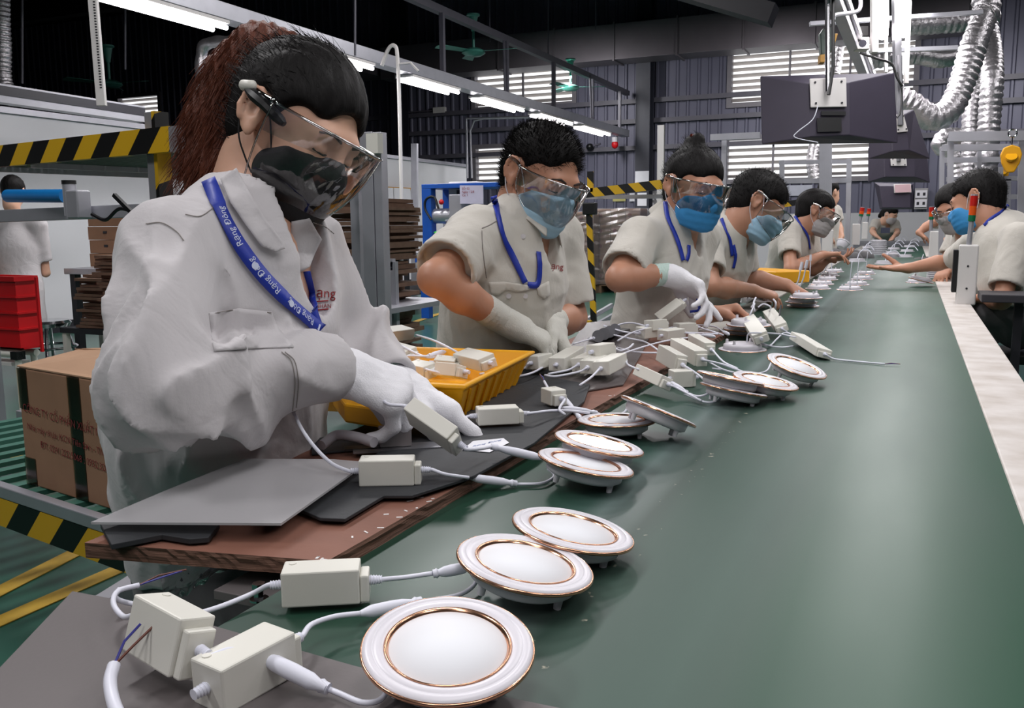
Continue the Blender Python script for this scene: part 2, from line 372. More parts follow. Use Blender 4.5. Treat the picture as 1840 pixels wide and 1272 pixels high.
# left upper tray, slotted post, round ducts
r = thing('cable_tray', 'slotted white cable tray running above the left partition', 'cable tray', PX(100, 180, -6.5))
p0 = PX(-60, 160, -6.5); p1 = PX(252, 206, -6.5)
s = M().bar(p0, p1, .12, .14); s.build('channel', ALU, r)
s = M(); n = 60
for k in range(n):
    q = p0.lerp(p1, (k+.5)/n); s.box(q+Vector((.062, 0, .02)), (.004, .028, .07))
s.build('slot', DARKP, r)
r = thing('slotted_post', 'white upright post with a column of dark slots at the upper left', 'post', PY(182, 185, 4.6))
A = PY(165, -30, 4.6); B = PY(183, 190, 4.6); M().bar(A, B, .06, .035, IT).build('upright', WHITEPAINT, r, bevel=.002)
s = M(); dn = (B-A).normalized(); rt = dn.cross(IT).normalized()
for k in range(36): s.bar(A+dn*(.05+k*.018)+IT*.019+rt*-.012, A+dn*(.058+k*.018)+IT*.019+rt*-.012, .014, .004, IT)
s.build('slot', DARKP, r)
def ribtube(pts, rad, pitch=.05, amp=.07, seg=10, n=20):
    P = smooth_path(pts, seg); out = []; L = 0; res = [P[0]]
    for a, b in zip(P[:-1], P[1:]):
        d = (b-a).length; k = max(1, int(d/(pitch/4)))
        for j in range(1, k+1): res.append(a.lerp(b, j/k))
    rs = []; L = 0
    for i, p in enumerate(res):
        if i: L += (p-res[i-1]).length
        rs.append(rad*(1+amp*math.cos(2*math.pi*L/pitch)+.02*math.sin(L*13)))
    return res, rs
def flex(label, pts, rad, pitch=.05):
    P, R_ = ribtube(pts, rad, pitch); m = M(); m.tube(P, R_, 20)
    return tag(m.build('flexible_duct', FOIL, None, 'all'), label, 'duct', 'silver flexible ducts')
flex('silver round duct at the far upper left corner', [PY(2, -20, 7), PY(5, 80, 7), PY(8, 150, 7), PY(30, 185, 7)], .085)
flex('grey elbow duct hanging left of the ponytail', [PY(420, 75, 7.5), PY(375, 78, 7.5), PY(362, 100, 7.5), PY(361, 190, 7.5)], .06, .2)
tag(M().cyl(PY(-40, 205, 8), PY(330, 242, 8.6), .05).build('air_pipe', ALU, None, True), 'thick silver pipe running above the left partition', 'pipe')
# ============================================================ NOTICE BOARD, SCALE TABLE, PRESS
r = thing('notice_board', 'notice rack of hanging white papers on the white partition', 'notice board', PX(708, 355, -8.42))
A = PX(672, 336, -8.45); B = PX(744, 340, -8.45); C_ = PX(672, 375, -8.45); D_ = PX(744, 377, -8.45)
s = M(); yw = mat('yellow_wood', (200, 150, 60), .6)
for a, b in ((A, B), (C_, D_)): s.bar(a, b, .03, .04)
s.build('rail', yw, r)
for k in range(5):
    t0 = k/5; a = A.lerp(B, t0+.01); b = A.lerp(B, t0+.21); off = Vector((.03+.012*k, 0, 0)); dz = Vector((0, .06*(k > 2), -.42+.03*(k % 2)))
    M().prism([a+off, b+off, b+off+dz, a+off+dz], (.004, 0, 0)).build('sheet', PAPER, r)
def table(name, label, x0, x1, y0, y1, z, topm, legm, th=.04, leg=.05, shelf=None):
    r = thing(name, label, 'table', ((x0+x1)/2, (y0+y1)/2, 0))
    M().bb(x0, x1, y0, y1, z-th, z).build('tabletop', topm, r, bevel=.005)
    for x in (x0+leg, x1-leg):
        for y in (y0+leg, y1-leg): M().bb(x-leg/2, x+leg/2, y-leg/2, y+leg/2, 0, z-th).build('leg', legm, r)
    if shelf: M().bb(x0+leg, x1-leg, y0+leg, y1-leg, shelf-.02, shelf).build('shelf', legm, r)
    return r
p = PX(740, 445, -6.6)
table('work_table', 'grey steel work table under the scale beside the blue press', -7.3, -5.75, 9.7, 11.5, .78, ALU, DARKP, shelf=.25)
c = PY(715, 440, 10.3); c.z = .8
r = thing('bench_scale', 'small white bench scale on the grey work table', 'scale', (c.x, c.y, .78))
M().prism([c+Vector(v) for v in ((-.2, -.1, 0), (.2, -.1, 0), (.15, -.1, .11), (-.15, -.1, .11))], (0, .25, 0)).build('body', WHITEPAINT, r, bevel=.01)
M().box(c+Vector((0, 0, .13)), (.34, .3, .015)).build('weighing_plate', ALU, r, bevel=.004)
M().box(c+Vector((0, -.105, .045)), (.2, .012, .05)).build('display', mat('display_blue', (50, 70, 110), .3), r)
s = M()
for k in range(5): s.box((c.x-.1+.05*k, c.y-.5+.02*k, .79+.012*k), (.5, .35, .01))
tag(s.build('paper_stack', PAPER), 'grey stack of sheets on the work table in front of the scale', 'papers')
# blue press
Y = 9.0
def q(px, py, dy=0): return PY(px, py, Y+dy)
r = thing('press_machine', 'blue framed press machine with grey motor behind the spiky haired man', 'machine', (q(830, 600).x, Y+.3, 0))
a = q(757, 330); b = q(905, 330)
def fr(x0, x1, z0, z1, y0, y1, nm='frame_bar', mt=BLUEP): return M().bb(x0, x1, y0, y1, z0, z1).build(nm, mt, r, bevel=.004)
za = q(800, 330).z; fr(a.x, b.x+.1, za-.05, za, Y, Y+.6)
fr(a.x, a.x+.12, .75, za-.05, Y, Y+.12); fr(b.x-.0, b.x+.1, .3, za-.05, Y, Y+.12); fr(a.x, a.x+.1, .3, za-.05, Y+.5, Y+.6)
fr(a.x-.08, b.x+.1, .7, .76, Y-.05, Y+.6); 
for x in (a.x-.04, b.x): fr(x, x+.1, .05, .7, Y, Y+.1, 'leg'); 
m1 = q(795, 388, .1); M().cyl(m1+Vector((-.1, 0, 0)), m1+Vector((.13, 0, 0)), .085, n=20).build('motor', ALU, r, True)
m2 = q(825, 372, .1); M().box(m2, (.16, .2, .28)).build('gear_housing', ALU, r, bevel=.01)
M().prism([q(795, 402), q(850, 402), q(830, 425), q(805, 425)], (0, .2, 0)).build('hopper', ALU, r)
M().tube(smooth_path([q(775, 395), q(764, 375), q(766, 358), q(780, 354), q(788, 375)]), .014, 8).build('hose', BLACKP, r, True)
M().ell(q(793, 363), (.03, .03, .03)).build('knob', REDP, r, True)
M().ell(q(785, 418), (.04, .02, .015)).build('start_button', mat('green_button', (70, 180, 60), .4, emit=.3), r, True)
c = q(838, 360, .35); M().box(c, (.36, .2, .42)).build('control_panel', WHITEPAINT, r, bevel=.01)
c2 = q(826, 350, .22); M().box(c2, (.07, .02, .11)).build('screen', DARKP, r)
M().box(q(822, 371, .22), (.022, .02, .022)).build('pilot_lamp', mat('green_lamp', (60, 230, 110), .4, emit=2), r)
A = q(826, 333, -.03); B = q(868, 333, -.03); s = M().prism([A, B, B+Vector((0, 0, -.2)), A+Vector((0, 0, -.2))], (0, .004, 0)); o = s.build('paper_sheet', mat('lilac_paper', (205, 200, 222), .8)); tag(o, 'lilac white paper sheet taped on the blue press frame', 'paper')
text_on('SỐ: 02\nNgày: 12/8\nCa: 1', .035, A+Vector((.03, -.006, -.05)), (1, 0, 0), (0, 0, 1), 'writing', TEXTRED, o)
for k, (px, py) in enumerate(((735, 568), (880, 560))):
    w0 = T(px, py, .05); M().cyl(w0+Vector((-.02, 0, 0)), w0+Vector((.02, 0, 0)), .05).build('caster', BLACKP, r, True)
# ============================================================ CARTONS ON THE LEFT
# tall stack of flattened cartons behind the brown haired woman, in a grey frame
def flat_stack(label, px0, px1, pyt, pyb, y, dep, group, th=.017, jit=.05, mt=CARDD):
    A = PY(px0, pyb, y); B = PY(px1, pyt, y); z = A.z; k = 0
    while z < B.z:
        h = th*rng.uniform(.7, 1.5); dx = rng.uniform(-jit, jit); dy = rng.uniform(-jit, jit)
        m = M().bb(A.x+dx, B.x+dx*1.4, y+dy, y+dep+dy, z, z+h*.92)
        tag(m.build('flat_carton', mt), label % ordn(k+1), 'carton', group); z += h; k += 1
g = thing('carton_rack', 'grey aluminium rack frame holding flattened cartons behind the brown haired woman', 'rack', PY(640, 600, 4.6))
for (px, y, pt, wd) in ((662, 4.05, 238, .075), (682, 4.05, 238, .05), (640, 4.3, 300, .06)):
    a = PY(px, pt, y); m = M().bb(a.x-wd/2, a.x+wd/2, y-.03, y+.03, 0, a.z); m.build('post', ALU, g, bevel=.003)
for pz_ in (300, 320):
    a = PY(600, pz_, 4.1); b = PY(690, pz_, 4.1); M().bb(a.x, b.x, 4.07, 4.13, a.z-.03, a.z+.02).build('cross_bar', ALU, g)
a = PY(640, 590, 4.6); M().bb(PY(590, 0, 4.6).x, PY(715, 0, 4.6).x, 4.4, 5.2, .62, .65).build('shelf', ALU, g)
tb = M().box(PY(673, 258, 4.0), (.07, .05, .1)).build('cream_block', CREAM); tag(tb, 'small cream block clipped on top of the grey aluminium post', 'block')
flat_stack('brown flattened carton, %s from the bottom of the tall stack behind the ponytail woman', 600, 660, 358, 640, 4.6, .5, 'flattened cartons of the tall stack', .026)
flat_stack('brown flattened carton, %s from the bottom of the ragged stack right of the aluminium post', 665, 690, 368, 468, 4.75, .4, 'flattened cartons right of the post', .02, .03)
g2 = thing('metal_trolley', 'small grey metal trolley frame with a carton panel below the ragged stack', 'trolley', PY(690, 600, 4.8))
for a_, b_ in (((678, 470), (678, 600)), ((708, 470), (712, 600)), ((678, 470), (708, 470)), ((678, 480), (708, 480)), ((678, 570), (710, 570)), ((678, 580), (710, 580))):
    M().bar(PY(*a_, 4.7), PY(*b_, 4.7), .035, .035, (0, 1, 0)).build('frame_bar', ALU, g2)
M().prism([PY(683, 485, 4.75), PY(704, 485, 4.75), PY(704, 560, 4.75), PY(683, 560, 4.75)], (0, .02, 0)).build('carton_panel', CARDD, g2)
# far left workplace
Y = 7.0
def e(px, py, dy=0): return PY(px, py, 5.2+dy)
table('work_table', 'grey steel work table with a stack of small cartons at the left', e(95, 480).x, e(240, 480).x, 5.3, 6.3, e(150, 484).z, ALU, DARKP, .05, .06)
zt_ = e(150, 484).z
for k in range(4):
    h = .115; m = M().bb(e(126, 0, .4).x+.01*(k % 2), e(197, 0, .4).x+.01*(k % 2), 5.6, 5.95, zt_+k*h, zt_+(k+1)*h-.004)
    o = m.build('small_carton', CARD); tag(o, ('lowest small brown carton in the stack on the left table', 'second small brown carton from the bottom of the left table stack', 'third small brown carton from the bottom of the left table stack', 'topmost small brown carton of the left table stack')[k], 'carton', 'small cartons stacked on the left table')
    M().box(((e(158, 0, .4)).x, 5.597, zt_+(k+.55)*h), (.04, .006, .02)).build('hand_hole', DARKP, o)
for k in range(3):
    m = M().box((e(185, 0, .2).x+.02*k, 5.42, zt_+.02+.035*k), (.33, .22, .033), Matrix.Rotation(.1*k, 3, 'Z')); tag(m.build('folded_carton', (CARD, CARD, CARDL)[k]), ('bottom', 'middle', 'top')[k]+' flat folded carton lying in front of the small carton stack', 'carton', 'folded cartons on the left table')
def st(px, z0, n, lab, y, wd=.4):
    c = PY(px, 600, y); z = z0
    for k in range(n):
        m = M().box((c.x+rng.uniform(-.03, .03), y+.15+rng.uniform(-.03, .03), z+.01), (wd, .3, .02), Matrix.Rotation(rng.uniform(-.1, .1), 3, 'Z')); tag(m.build('flat_carton', CARDD), lab % ordn(k+1), 'carton', 'flattened cartons under the left table'); z += .024
st(180, .37, 17, 'dark flattened carton, %s from the bottom of the pile on the low stool', 4.9)
st(205, .6, 14, 'dark flattened carton, %s from the bottom of the pile at the left table edge', 4.7, .25)
r = thing('low_stool', 'low cream legged stool under the dark cartons at the left', 'stool', PY(180, 650, 4.8))
c = PY(178, 590, 5.0); M().box((c.x, 5.05, .345), (.5, .4, .04)).build('seat', DARKP, r)
for dx in (-.22, .22):
    for dy in (-.17, .17): M().bb(c.x+dx-.02, c.x+dx+.02, 5.05+dy-.02, 5.05+dy+.02, 0, .325).build('leg', CREAM, r)
# blue film roll on an aluminium bar
r = thing('film_wrapper_rail', 'aluminium rail with a steel clamp holding the blue roll at the left', 'rail', PY(60, 385, 3.6))
M().bar(PY(-60, 391, 3.6), PY(262, 378, 3.6), .06, .07).build('rail_bar', ALU, r, bevel=.003)
c = PY(127, 368, 3.5); M().cyl(c+Vector((0, 0, -.06)), c+Vector((0, 0, .11)), .035, n=20).build('clamp_post', ALU, r, True)
M().cyl(c+Vector((0, 0, .11)), c+Vector((0, 0, .13)), .037, n=20).build('clamp_cap', BLACKP, r, True)
M().box(c+Vector((.06, 0, -.0)), (.09, .09, .15)).build('clamp_block', ALU, r, bevel=.008)
M().tube(smooth_path([PY(165, 385, 3.5), PY(190, 395, 3.5), PY(215, 375, 3.5), PY(245, 385, 3.5), PY(255, 400, 3.5)]), .01, 6).build('cable', BLACKP, r, True)
M().bar(PY(205, 350, 3.45), PY(250, 395, 3.45), .02, .02).build('lever', BLACKP, r)
tag(M().cyl(PY(14, 352, 3.62), PY(117, 352, 3.55), .037, n=24).build('film_roll', SKYB, None, True), 'bright blue film roll lying on the aluminium rail at the left', 'roll')
# red crate on a trolley
RY = 3.75
r = thing('red_crate', 'bright red ribbed plastic crate at the left edge', 'crate', PY(20, 620, RY))
A = PY(-70, 621, RY); B = PY(26, 497, RY)
m = M(); m.bb(A.x, B.x, RY, RY+.02, A.z, B.z).bb(A.x, B.x, RY+.13, RY+.15, A.z, B.z).bb(A.x, A.x+.02, RY+.02, RY+.13, A.z, B.z).bb(B.x-.02, B.x, RY+.02, RY+.13, A.z, B.z).bb(A.x, B.x, RY, RY+.15, A.z, A.z+.01)
m.build('shell', REDP, r)
m = M(); hgt = B.z-A.z
for f_ in (.28, .5, .72): m.bb(A.x, B.x+.008, RY-.01, RY, A.z+hgt*f_-.006, A.z+hgt*f_+.006); m.bb(B.x, B.x+.01, RY, RY+.15, A.z+hgt*f_-.006, A.z+hgt*f_+.006)
m.bb(A.x-.01, B.x+.012, RY-.015, RY, B.z-.03, B.z).bb(B.x, B.x+.012, RY, RY+.15, B.z-.03, B.z)
for x in (PY(24, 0, RY).x,): m.bb(x-.008, x+.008, RY-.015, RY, A.z, B.z)
m.build('rib', REDP, r)
r = thing('crate_trolley', 'cream and black tubular trolley under the red crate', 'trolley', (B.x, RY+.1, 0))
z = A.z-.005
for x in (B.x-.06, A.x+.1):
    for y in (RY+.02, RY+.13): M().cyl((x, y, 0), (x, y, z-.04), .02).build('leg', CREAM, r, True)
for y in (RY+.02, RY+.13): M().cyl((A.x, y, z-.03), (B.x-.03, y, z-.03), .022).build('rail', CREAM, r, True)
M().box((B.x-.06, RY+.02, z-.035), (.06, .06, .05)).build('joint', BLACKP, r)
M().bb(A.x, B.x-.1, RY, RY+.13, .28, .30).build('shelf', WHITEPAINT, r)
# stool of the far left worker
c = PY(85, 575, 4.9); r = thing('chrome_stool', 'chrome round stool of the worker seen from behind at the left', 'stool', (c.x, c.y, 0))
M().lathe([(0, 0), (.16, 0), (.175, -.02), (.16, -.05), (0, -.05)], 28, Matrix.Translation(c)).build('seat', CHROME, r, True)
for a in range(4):
    t = math.radians(45+90*a); d = Vector((math.cos(t), math.sin(t), 0)); M().tube([c+d*.12+Vector((0, 0, -.04)), Vector((c.x, c.y, 0))+d*.22], .014, 8).build('leg', CHROME, r, True)
m = M(); m.lathe([(.19, .0), (.2, .01), (.21, 0), (.2, -.01)], 28, Matrix.Translation((c.x, c.y, .2)), True); m.build('foot_ring', CHROME, r, True)
# ============================================================ HAZARD STRIPED FLOW RACK
rd = Vector((math.sin(math.radians(79))*-1, math.cos(math.radians(79)), 0))      # along the rack, leftwards
RZ = frame((0, 0, 1), rd)
base = T(315, 1000, .4)
r0 = PY(318, 250, 2.3)
r = thing('flow_rack', 'flow rack with black and yellow striped edges behind the brown haired woman', 'rack', mtx=mtx((r0.x, r0.y, 0), RZ))
def L(x, y, z): return (x, y, z)
zt_ = r0.z
def rk(nm, x0, x1, y0, y1, z0, z1, mt, bev=0): return M().bb(x0, x1, y0, y1, z0, z1).build(nm, mt, r, bevel=bev, local=True)
rk('edge_bar', -.0, 1.6, 0, .03, zt_-.042, zt_+.04, HAZ); rk('edge_end', -.14, 0, -.002, .03, zt_-.044, zt_+.038, ALU)
m = M()
for k in range(46): m.bb(-.1+1.0*k/46, 1.6, -.04-.03*k, -.016-.03*k, zt_-.03, zt_-.02)
m.build('shelf_roller', mat('dark_green_roller', (52, 64, 52), .5), r, local=True)
m = M()
for x in (.95, 1.3): m.bb(x, x+.03, -1.4, 0, zt_-.052, zt_-.031)
m.build('shelf_support', ALU, r, local=True)
def lx(px, py, y): # local x of a picture point on the rack plane y
    pass
hz = T(90, 905, .36)
zl = .4
for (x, y, zt2) in ((.16, .02, zt_+.10), (-.19, -.02, zt_+.27), (.14, -.5, zt_-.03), (1.5, 0, zt_+.3)):
    rk('post', x-.022, x+.022, y-.068, y-.024, 0, zt2, ALU, .002)
rk('post_stripe', .118, .137, -.055, -.001, zt_-.03, zt_+.1, HAZ); rk('post_stripe', -.232, -.213, -.095, -.04, zt_+.05, zt_+.27, HAZ)
rk('post_stripe', .118, .137, -.055, -.001, zt_-.32, zt_-.03, HAZ)
r1 = T(185, 935, .40)
e1 = root_inv(r) @ r1
rk('conveyor_rail', e1.x-.4, e1.x+1.5, e1.y-.0, e1.y+.03, .385, .42, ALU, .003)
rk('conveyor_stripe', e1.x-.4, e1.x+1.5, e1.y-.01, e1.y+.028, .30, .383, HAZ)
rk('conveyor_rail', e1.x-.4, e1.x+1.5, e1.y-.55, e1.y-.52, .385, .42, ALU, .003)
m = M()
for k in range(18): m.bb(e1.x-.35+k*.1, e1.x-.31+k*.1, e1.y-.52, e1.y, .398, .412)
m.build('conveyor_roller', mat('teal_roller', (70, 120, 105), .4), r, local=True)
# brown carton with red print
cb = e1; bx0 = root_inv(r) @ T(28, 872, .415); bx1 = root_inv(r) @ T(250, 915, .415)
x0, x1 = bx1.x-.03, bx0.x; yb = e1.y-.04
bw = x1-x0; hgt = .335
R4 = r.matrix_basis
box = thing('shipping_carton', 'brown shipping carton with red Vietnamese print and an open top flap', 'carton', mtx=R4 @ Matrix.Translation(((x0+x1)/2, yb, .413)))
m = M(); m.bb(-bw/2, bw/2, -.36, 0, 0, hgt); m.build('body', CARD, box, bevel=.004, local=True)
m = M(); m.prism([(-bw/2, .0, hgt+.002), (bw/2, .0, hgt+.002), (bw/2-.02, -.18, hgt+.03), (-bw/2+.02, -.18, hgt+.075)], (0, 0, .004)); m.build('flap', CARDL, box, local=True)
m = M(); m.prism([(-bw/2, -.36, hgt+.002), (bw/2, -.36, hgt+.002), (bw/2, -.17, hgt+.03), (-bw/2, -.17, hgt+.06)], (0, 0, .004)); m.build('flap', CARDL, box, local=True)
tape = clear_mat('packing_tape', (.86, .76, .66), .12, .06, .9)
for q_ in ((-.06, .0, .0, .002, .0, hgt), (bw/2-.05, bw/2, 0, .002, .22, hgt), (bw/2-.06, bw/2, 0, .002, 0, .08)): M().bb(*q_).build('tape', tape, box, local=True)
for txt, sz, z, xo in (('CÔNG TY CỔ PHẦN XUẤT NHẬP KHẨU', .031, .215, bw/2-.02), ('Nhà máy nhựa: KCN Tiên Sơn - Thuận Thành', .026, .165, bw/2-.035), ('ĐT: 0241.222.5068 : 0932.326.768', .027, .12, bw/2-.10)):
    V, F = text_geo(txt, sz); wmax = max(v[0] for v in V); k = (bw*1.02)/wmax if wmax > bw*1.02 else 1
    m = M(); m.add([(xo-a*k, .0035, z+b-.06*a) for a, b in V], F); m.build('printed_text', TEXTBOX, box, local=True)
# ============================================================ CONVEYOR
BX0, BX1 = -.52, .13
def belt_mat():
    m = mat('green_belt', (34, 76, 58), .4, var=.1, vs=3); nt = m.node_tree; N = nt.nodes; L = nt.links; b = N['Principled BSDF']
    tc = N.new('ShaderNodeTexCoord'); sp = N.new('ShaderNodeSeparateXYZ'); L.new(tc.outputs['Object'], sp.inputs[0])
    mp = N.new('ShaderNodeMapping'); mp.inputs['Scale'].default_value = (9, .35, 1); L.new(tc.outputs['Object'], mp.inputs[0])
    n1 = N.new('ShaderNodeTexNoise'); n1.inputs['Scale'].default_value = 1; n1.inputs['Detail'].default_value = 6; L.new(mp.outputs[0], n1.inputs[0])
    r = N.new('ShaderNodeValToRGB'); L.new(r.inputs[0].links[0].from_socket if r.inputs[0].links else sp.outputs[0], r.inputs[0]) if False else None
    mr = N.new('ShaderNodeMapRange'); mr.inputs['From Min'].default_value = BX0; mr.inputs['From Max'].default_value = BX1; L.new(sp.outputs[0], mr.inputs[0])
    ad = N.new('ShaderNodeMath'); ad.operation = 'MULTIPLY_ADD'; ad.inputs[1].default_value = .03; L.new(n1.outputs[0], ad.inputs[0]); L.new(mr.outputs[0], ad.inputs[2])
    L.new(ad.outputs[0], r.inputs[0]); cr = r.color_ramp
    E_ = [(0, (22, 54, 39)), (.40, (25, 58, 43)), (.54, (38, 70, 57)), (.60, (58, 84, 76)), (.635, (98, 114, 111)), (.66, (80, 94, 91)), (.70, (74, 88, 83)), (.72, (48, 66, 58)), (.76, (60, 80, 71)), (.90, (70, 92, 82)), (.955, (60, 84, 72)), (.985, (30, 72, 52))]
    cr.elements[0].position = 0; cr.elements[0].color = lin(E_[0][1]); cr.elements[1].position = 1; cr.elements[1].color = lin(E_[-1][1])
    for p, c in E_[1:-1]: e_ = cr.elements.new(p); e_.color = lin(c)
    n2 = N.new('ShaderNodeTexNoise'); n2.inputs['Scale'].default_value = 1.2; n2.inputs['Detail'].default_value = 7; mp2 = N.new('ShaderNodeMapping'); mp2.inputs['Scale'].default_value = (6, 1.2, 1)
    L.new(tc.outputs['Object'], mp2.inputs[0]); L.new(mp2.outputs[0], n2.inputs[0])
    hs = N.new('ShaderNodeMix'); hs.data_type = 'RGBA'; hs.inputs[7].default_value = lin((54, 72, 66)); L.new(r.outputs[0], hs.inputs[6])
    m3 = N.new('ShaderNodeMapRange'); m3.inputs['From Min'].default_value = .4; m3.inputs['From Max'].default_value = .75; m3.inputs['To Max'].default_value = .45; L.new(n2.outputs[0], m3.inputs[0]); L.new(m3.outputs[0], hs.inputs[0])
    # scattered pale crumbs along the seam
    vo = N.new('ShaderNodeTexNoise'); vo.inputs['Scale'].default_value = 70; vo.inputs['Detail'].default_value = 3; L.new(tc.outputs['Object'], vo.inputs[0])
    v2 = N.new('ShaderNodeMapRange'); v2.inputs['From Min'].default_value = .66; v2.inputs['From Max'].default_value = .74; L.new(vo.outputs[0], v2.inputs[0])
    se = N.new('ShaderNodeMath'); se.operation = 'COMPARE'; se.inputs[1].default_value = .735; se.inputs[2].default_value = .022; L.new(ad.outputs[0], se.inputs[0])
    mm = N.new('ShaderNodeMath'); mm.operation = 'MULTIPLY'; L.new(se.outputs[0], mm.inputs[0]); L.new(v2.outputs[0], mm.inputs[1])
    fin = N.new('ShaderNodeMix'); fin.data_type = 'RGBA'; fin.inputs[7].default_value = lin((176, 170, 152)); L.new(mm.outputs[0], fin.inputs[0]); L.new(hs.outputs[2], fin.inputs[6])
    L.new(fin.outputs[2], b.inputs['Base Color'])
    rr = N.new('ShaderNodeMapRange'); rr.inputs['To Min'].default_value = .3; rr.inputs['To Max'].default_value = .5; L.new(n2.outputs[0], rr.inputs[0]); L.new(rr.outputs[0], b.inputs['Roughness'])
    b.inputs['Specular IOR Level'].default_value = .36
    return m
cv = thing('conveyor', 'long green belt conveyor line with white side rails running away from the viewer', 'conveyor', (-.2, 3, 0))
YE = 12.6
m = M(); n = 10
prof = [(.56, .80)]
V = []; F = []
# belt loop: top run and rounded front end
pts = [(YE, .80), (.50, .80)]
for k in range(1, 9): a = math.pi*k/8; pts.append((.50-.045*math.sin(a), .755+.045*math.cos(a)))
pts.append((YE, .71))
for (y, z) in pts: V += [(BX0, y, z), (BX1, y, z)]
for i in range(len(pts)-1): F.append((2*i, 2*i+2, 2*i+3, 2*i+1))
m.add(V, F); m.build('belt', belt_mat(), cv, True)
rail_w = mat('worn_white_rail', (214, 208, 204), .5, var=.10, vs=14, bump=.03, col2=(186, 176, 168))
M().bb(BX1, .228, .3, YE, .70, .803).build('side_rail', rail_w, cv, bevel=.003)
M().bb(BX0-.08, BX0-.002, 2.2, YE, .70, .806).build('side_rail', mat('worn_grey_rail', (168, 164, 158), .5, var=.2, vs=10), cv, bevel=.003)
bedm = mat('grey_bed_plate', (112, 106, 106), .5, .2, var=.12, vs=3)
M().bb(T(345, 1080, .782).x, BX0-.003, .64, 2.2, .772, .782).build('bed_plate', bedm, cv, bevel=.001)
for y in (1.0, 3.5, 6, 8.5, 11):
    for x in (BX0-.05, .19): M().bb(x-.03, x+.03, y-.03, y+.03, 0, .70).build('leg', DARKP, cv)
b0 = T(466, 1078, .782)
m = M(); m.cyl(b0, b0+Vector((0, 0, .012)), .005, n=6).cyl(b0+Vector((0, 0, .012)), b0+Vector((0, 0, .017)), .0065, n=6).cyl(b0, b0+Vector((0, 0, .002)), .009); tag(m.build('bolt', CHROME), 'small steel bolt standing on the grey bed plate beside the belt corner', 'bolt')
M().bb(-.7, .5, YE, YE+.5, .5, .86).build('end_cover', mat('end_cover_grey', (120, 122, 128), .4), cv, bevel=.01)
# front cover plates
zp = .806
P1 = [T(-60, 1262, zp), T(130, 1062, zp), T(235, 1082, zp), T(640, 1197, zp), T(1290, 1330, zp), T(1200, 1700, zp), T(-60, 1500, zp)]
tag(M().prism(P1, (0, 0, -.003)).build('cover_plate', mat('grey_cover_plate', (104, 98, 98), .42, .15, var=.1, vs=4, bump=.02, bs=200)), 'dull grey sheet metal plate filling the lower left corner under the white driver boxes', 'plate')
# white control boxes and signal towers
def tower(base, top, y_, label, r_=.016, seg=((.0, .2, 'r'), (.2, .38, 'o'), (.38, .5, 'g'))):
    A = PY(*base, y_); B = PY(*top, y_); r = thing('signal_tower', label, 'signal light', A, group='red orange green signal towers')
    A0 = A; d = B-A
    M().cyl(A, A+d*.5, r_*.72).build('pole', ALU, r, True)
    cs = {'r': ('signal_red', (190, 30, 24)), 'o': ('signal_orange', (230, 90, 24)), 'g': ('signal_green', (20, 110, 70))}
    for a, b, c in seg: M().cyl(B-d*(b+.03), B-d*(a+.03), r_, n=18).build('lens', mat(cs[c][0], cs[c][1], .3), r, True)
    M().cyl(B-d*.03, B, r_*.9, n=18).build('cap', ALU, r, True)
def ctl(x0, x1, y0, y1, Y, label, dep=.05, side=True):
    a = PY(x0, y1, Y); b = PY(x1, y0, Y); r = thing('control_box', label, 'control box', ((a.x+b.x)/2, Y, a.z))
    M().bb(a.x, b.x, Y, Y+dep, a.z, b.z).build('housing', WHITEPAINT, r, bevel=.006)
    if side:
        M().bb(a.x-.018, a.x-.001, Y+.005, Y+dep+.02, a.z+.05, b.z-.02).build('side_socket', BLACKP, r, bevel=.002)
        for f_ in (.28, .65): M().cyl(((a.x+b.x)/2, Y-.002, a.z+(b.z-a.z)*f_), ((a.x+b.x)/2, Y+.001, a.z+(b.z-a.z)*f_), .004).build('screw', DARKP, r)
    return r
ctl(1717, 1760, 440, 548, 4.95*.8, 'tall white control box on the right rail, nearest the viewer')
ctl(1668, 1691, 415, 468, 6.6, 'white control box on the right rail beside the white lamp stack', side=False)
ctl(1476, 1497, 413, 452, 6.9, 'white control box on the left rail behind the seated man\'s gloved cup', side=False)
ctl(1530, 1546, 402, 440, 9.0, 'white control box on the left rail further back, nearer one of the pair', side=False)
ctl(1548, 1560, 399, 430, 10.5, 'white control box on the left rail further back, farther one of the pair', side=False)
tower((1741, 440), (1751, 349), 3.98, 'signal tower on the nearest right control box', .0135)
tower((1673, 415), (1674, 371), 6.62, 'signal tower on the second right control box')
tower((1492, 414), (1496, 374), 6.95, 'signal tower behind the head of the man with grey mask on the left')
tower((1544, 403), (1550, 372), 9.02, 'small signal tower left of the far woman, nearer one', .02)
tower((1558, 400), (1562, 374), 10.52, 'small signal tower left of the far woman, farther one', .02)
# overhead rails, lamps
r = thing('overhead_rail', 'grey aluminium overhead rail carrying the monitors above the line', 'rail', D(1530, 60, 3.6))
M().bar(T(1478, -60, 2.0), T(1560, 150, 2.0), .05, .05).build('rail_bar', ALU, r, bevel=.003)
M().bar(T(1500, -60, 2.03), T(1572, 140, 2.03), .02, .03).build('rail_lip', CHROME, r)
for a, b, c, lab, g in (((1583, 8), (1586, 62), 2.1, 'lit tube left of the upright post at the top right', 1), ((1624, 4), (1624, 58), 2.1, 'lit tube right of the upright post at the top right', 1), ((1624, 90), (1624, 124), 2.1, 'shorter lit tube right of the upright post, below the other', 1)):
    A = T(*a, c); B = T(*b, c); r = thing('tube_lamp', lab, 'ceiling lamp', (A+B)/2, group='lit tubes over the line')
    M().cyl(A, B, .028).build('tube', TUBE, r, True); M().bar(A+Vector((0, 0, .04)), B+Vector((0, 0, .04)), .06, .02).build('tray', WHITEPAINT, r)
uf = thing('upright_frame', 'white and steel upright frame hanging above the line at the top right', 'frame', D(1610, 100, 4.8))
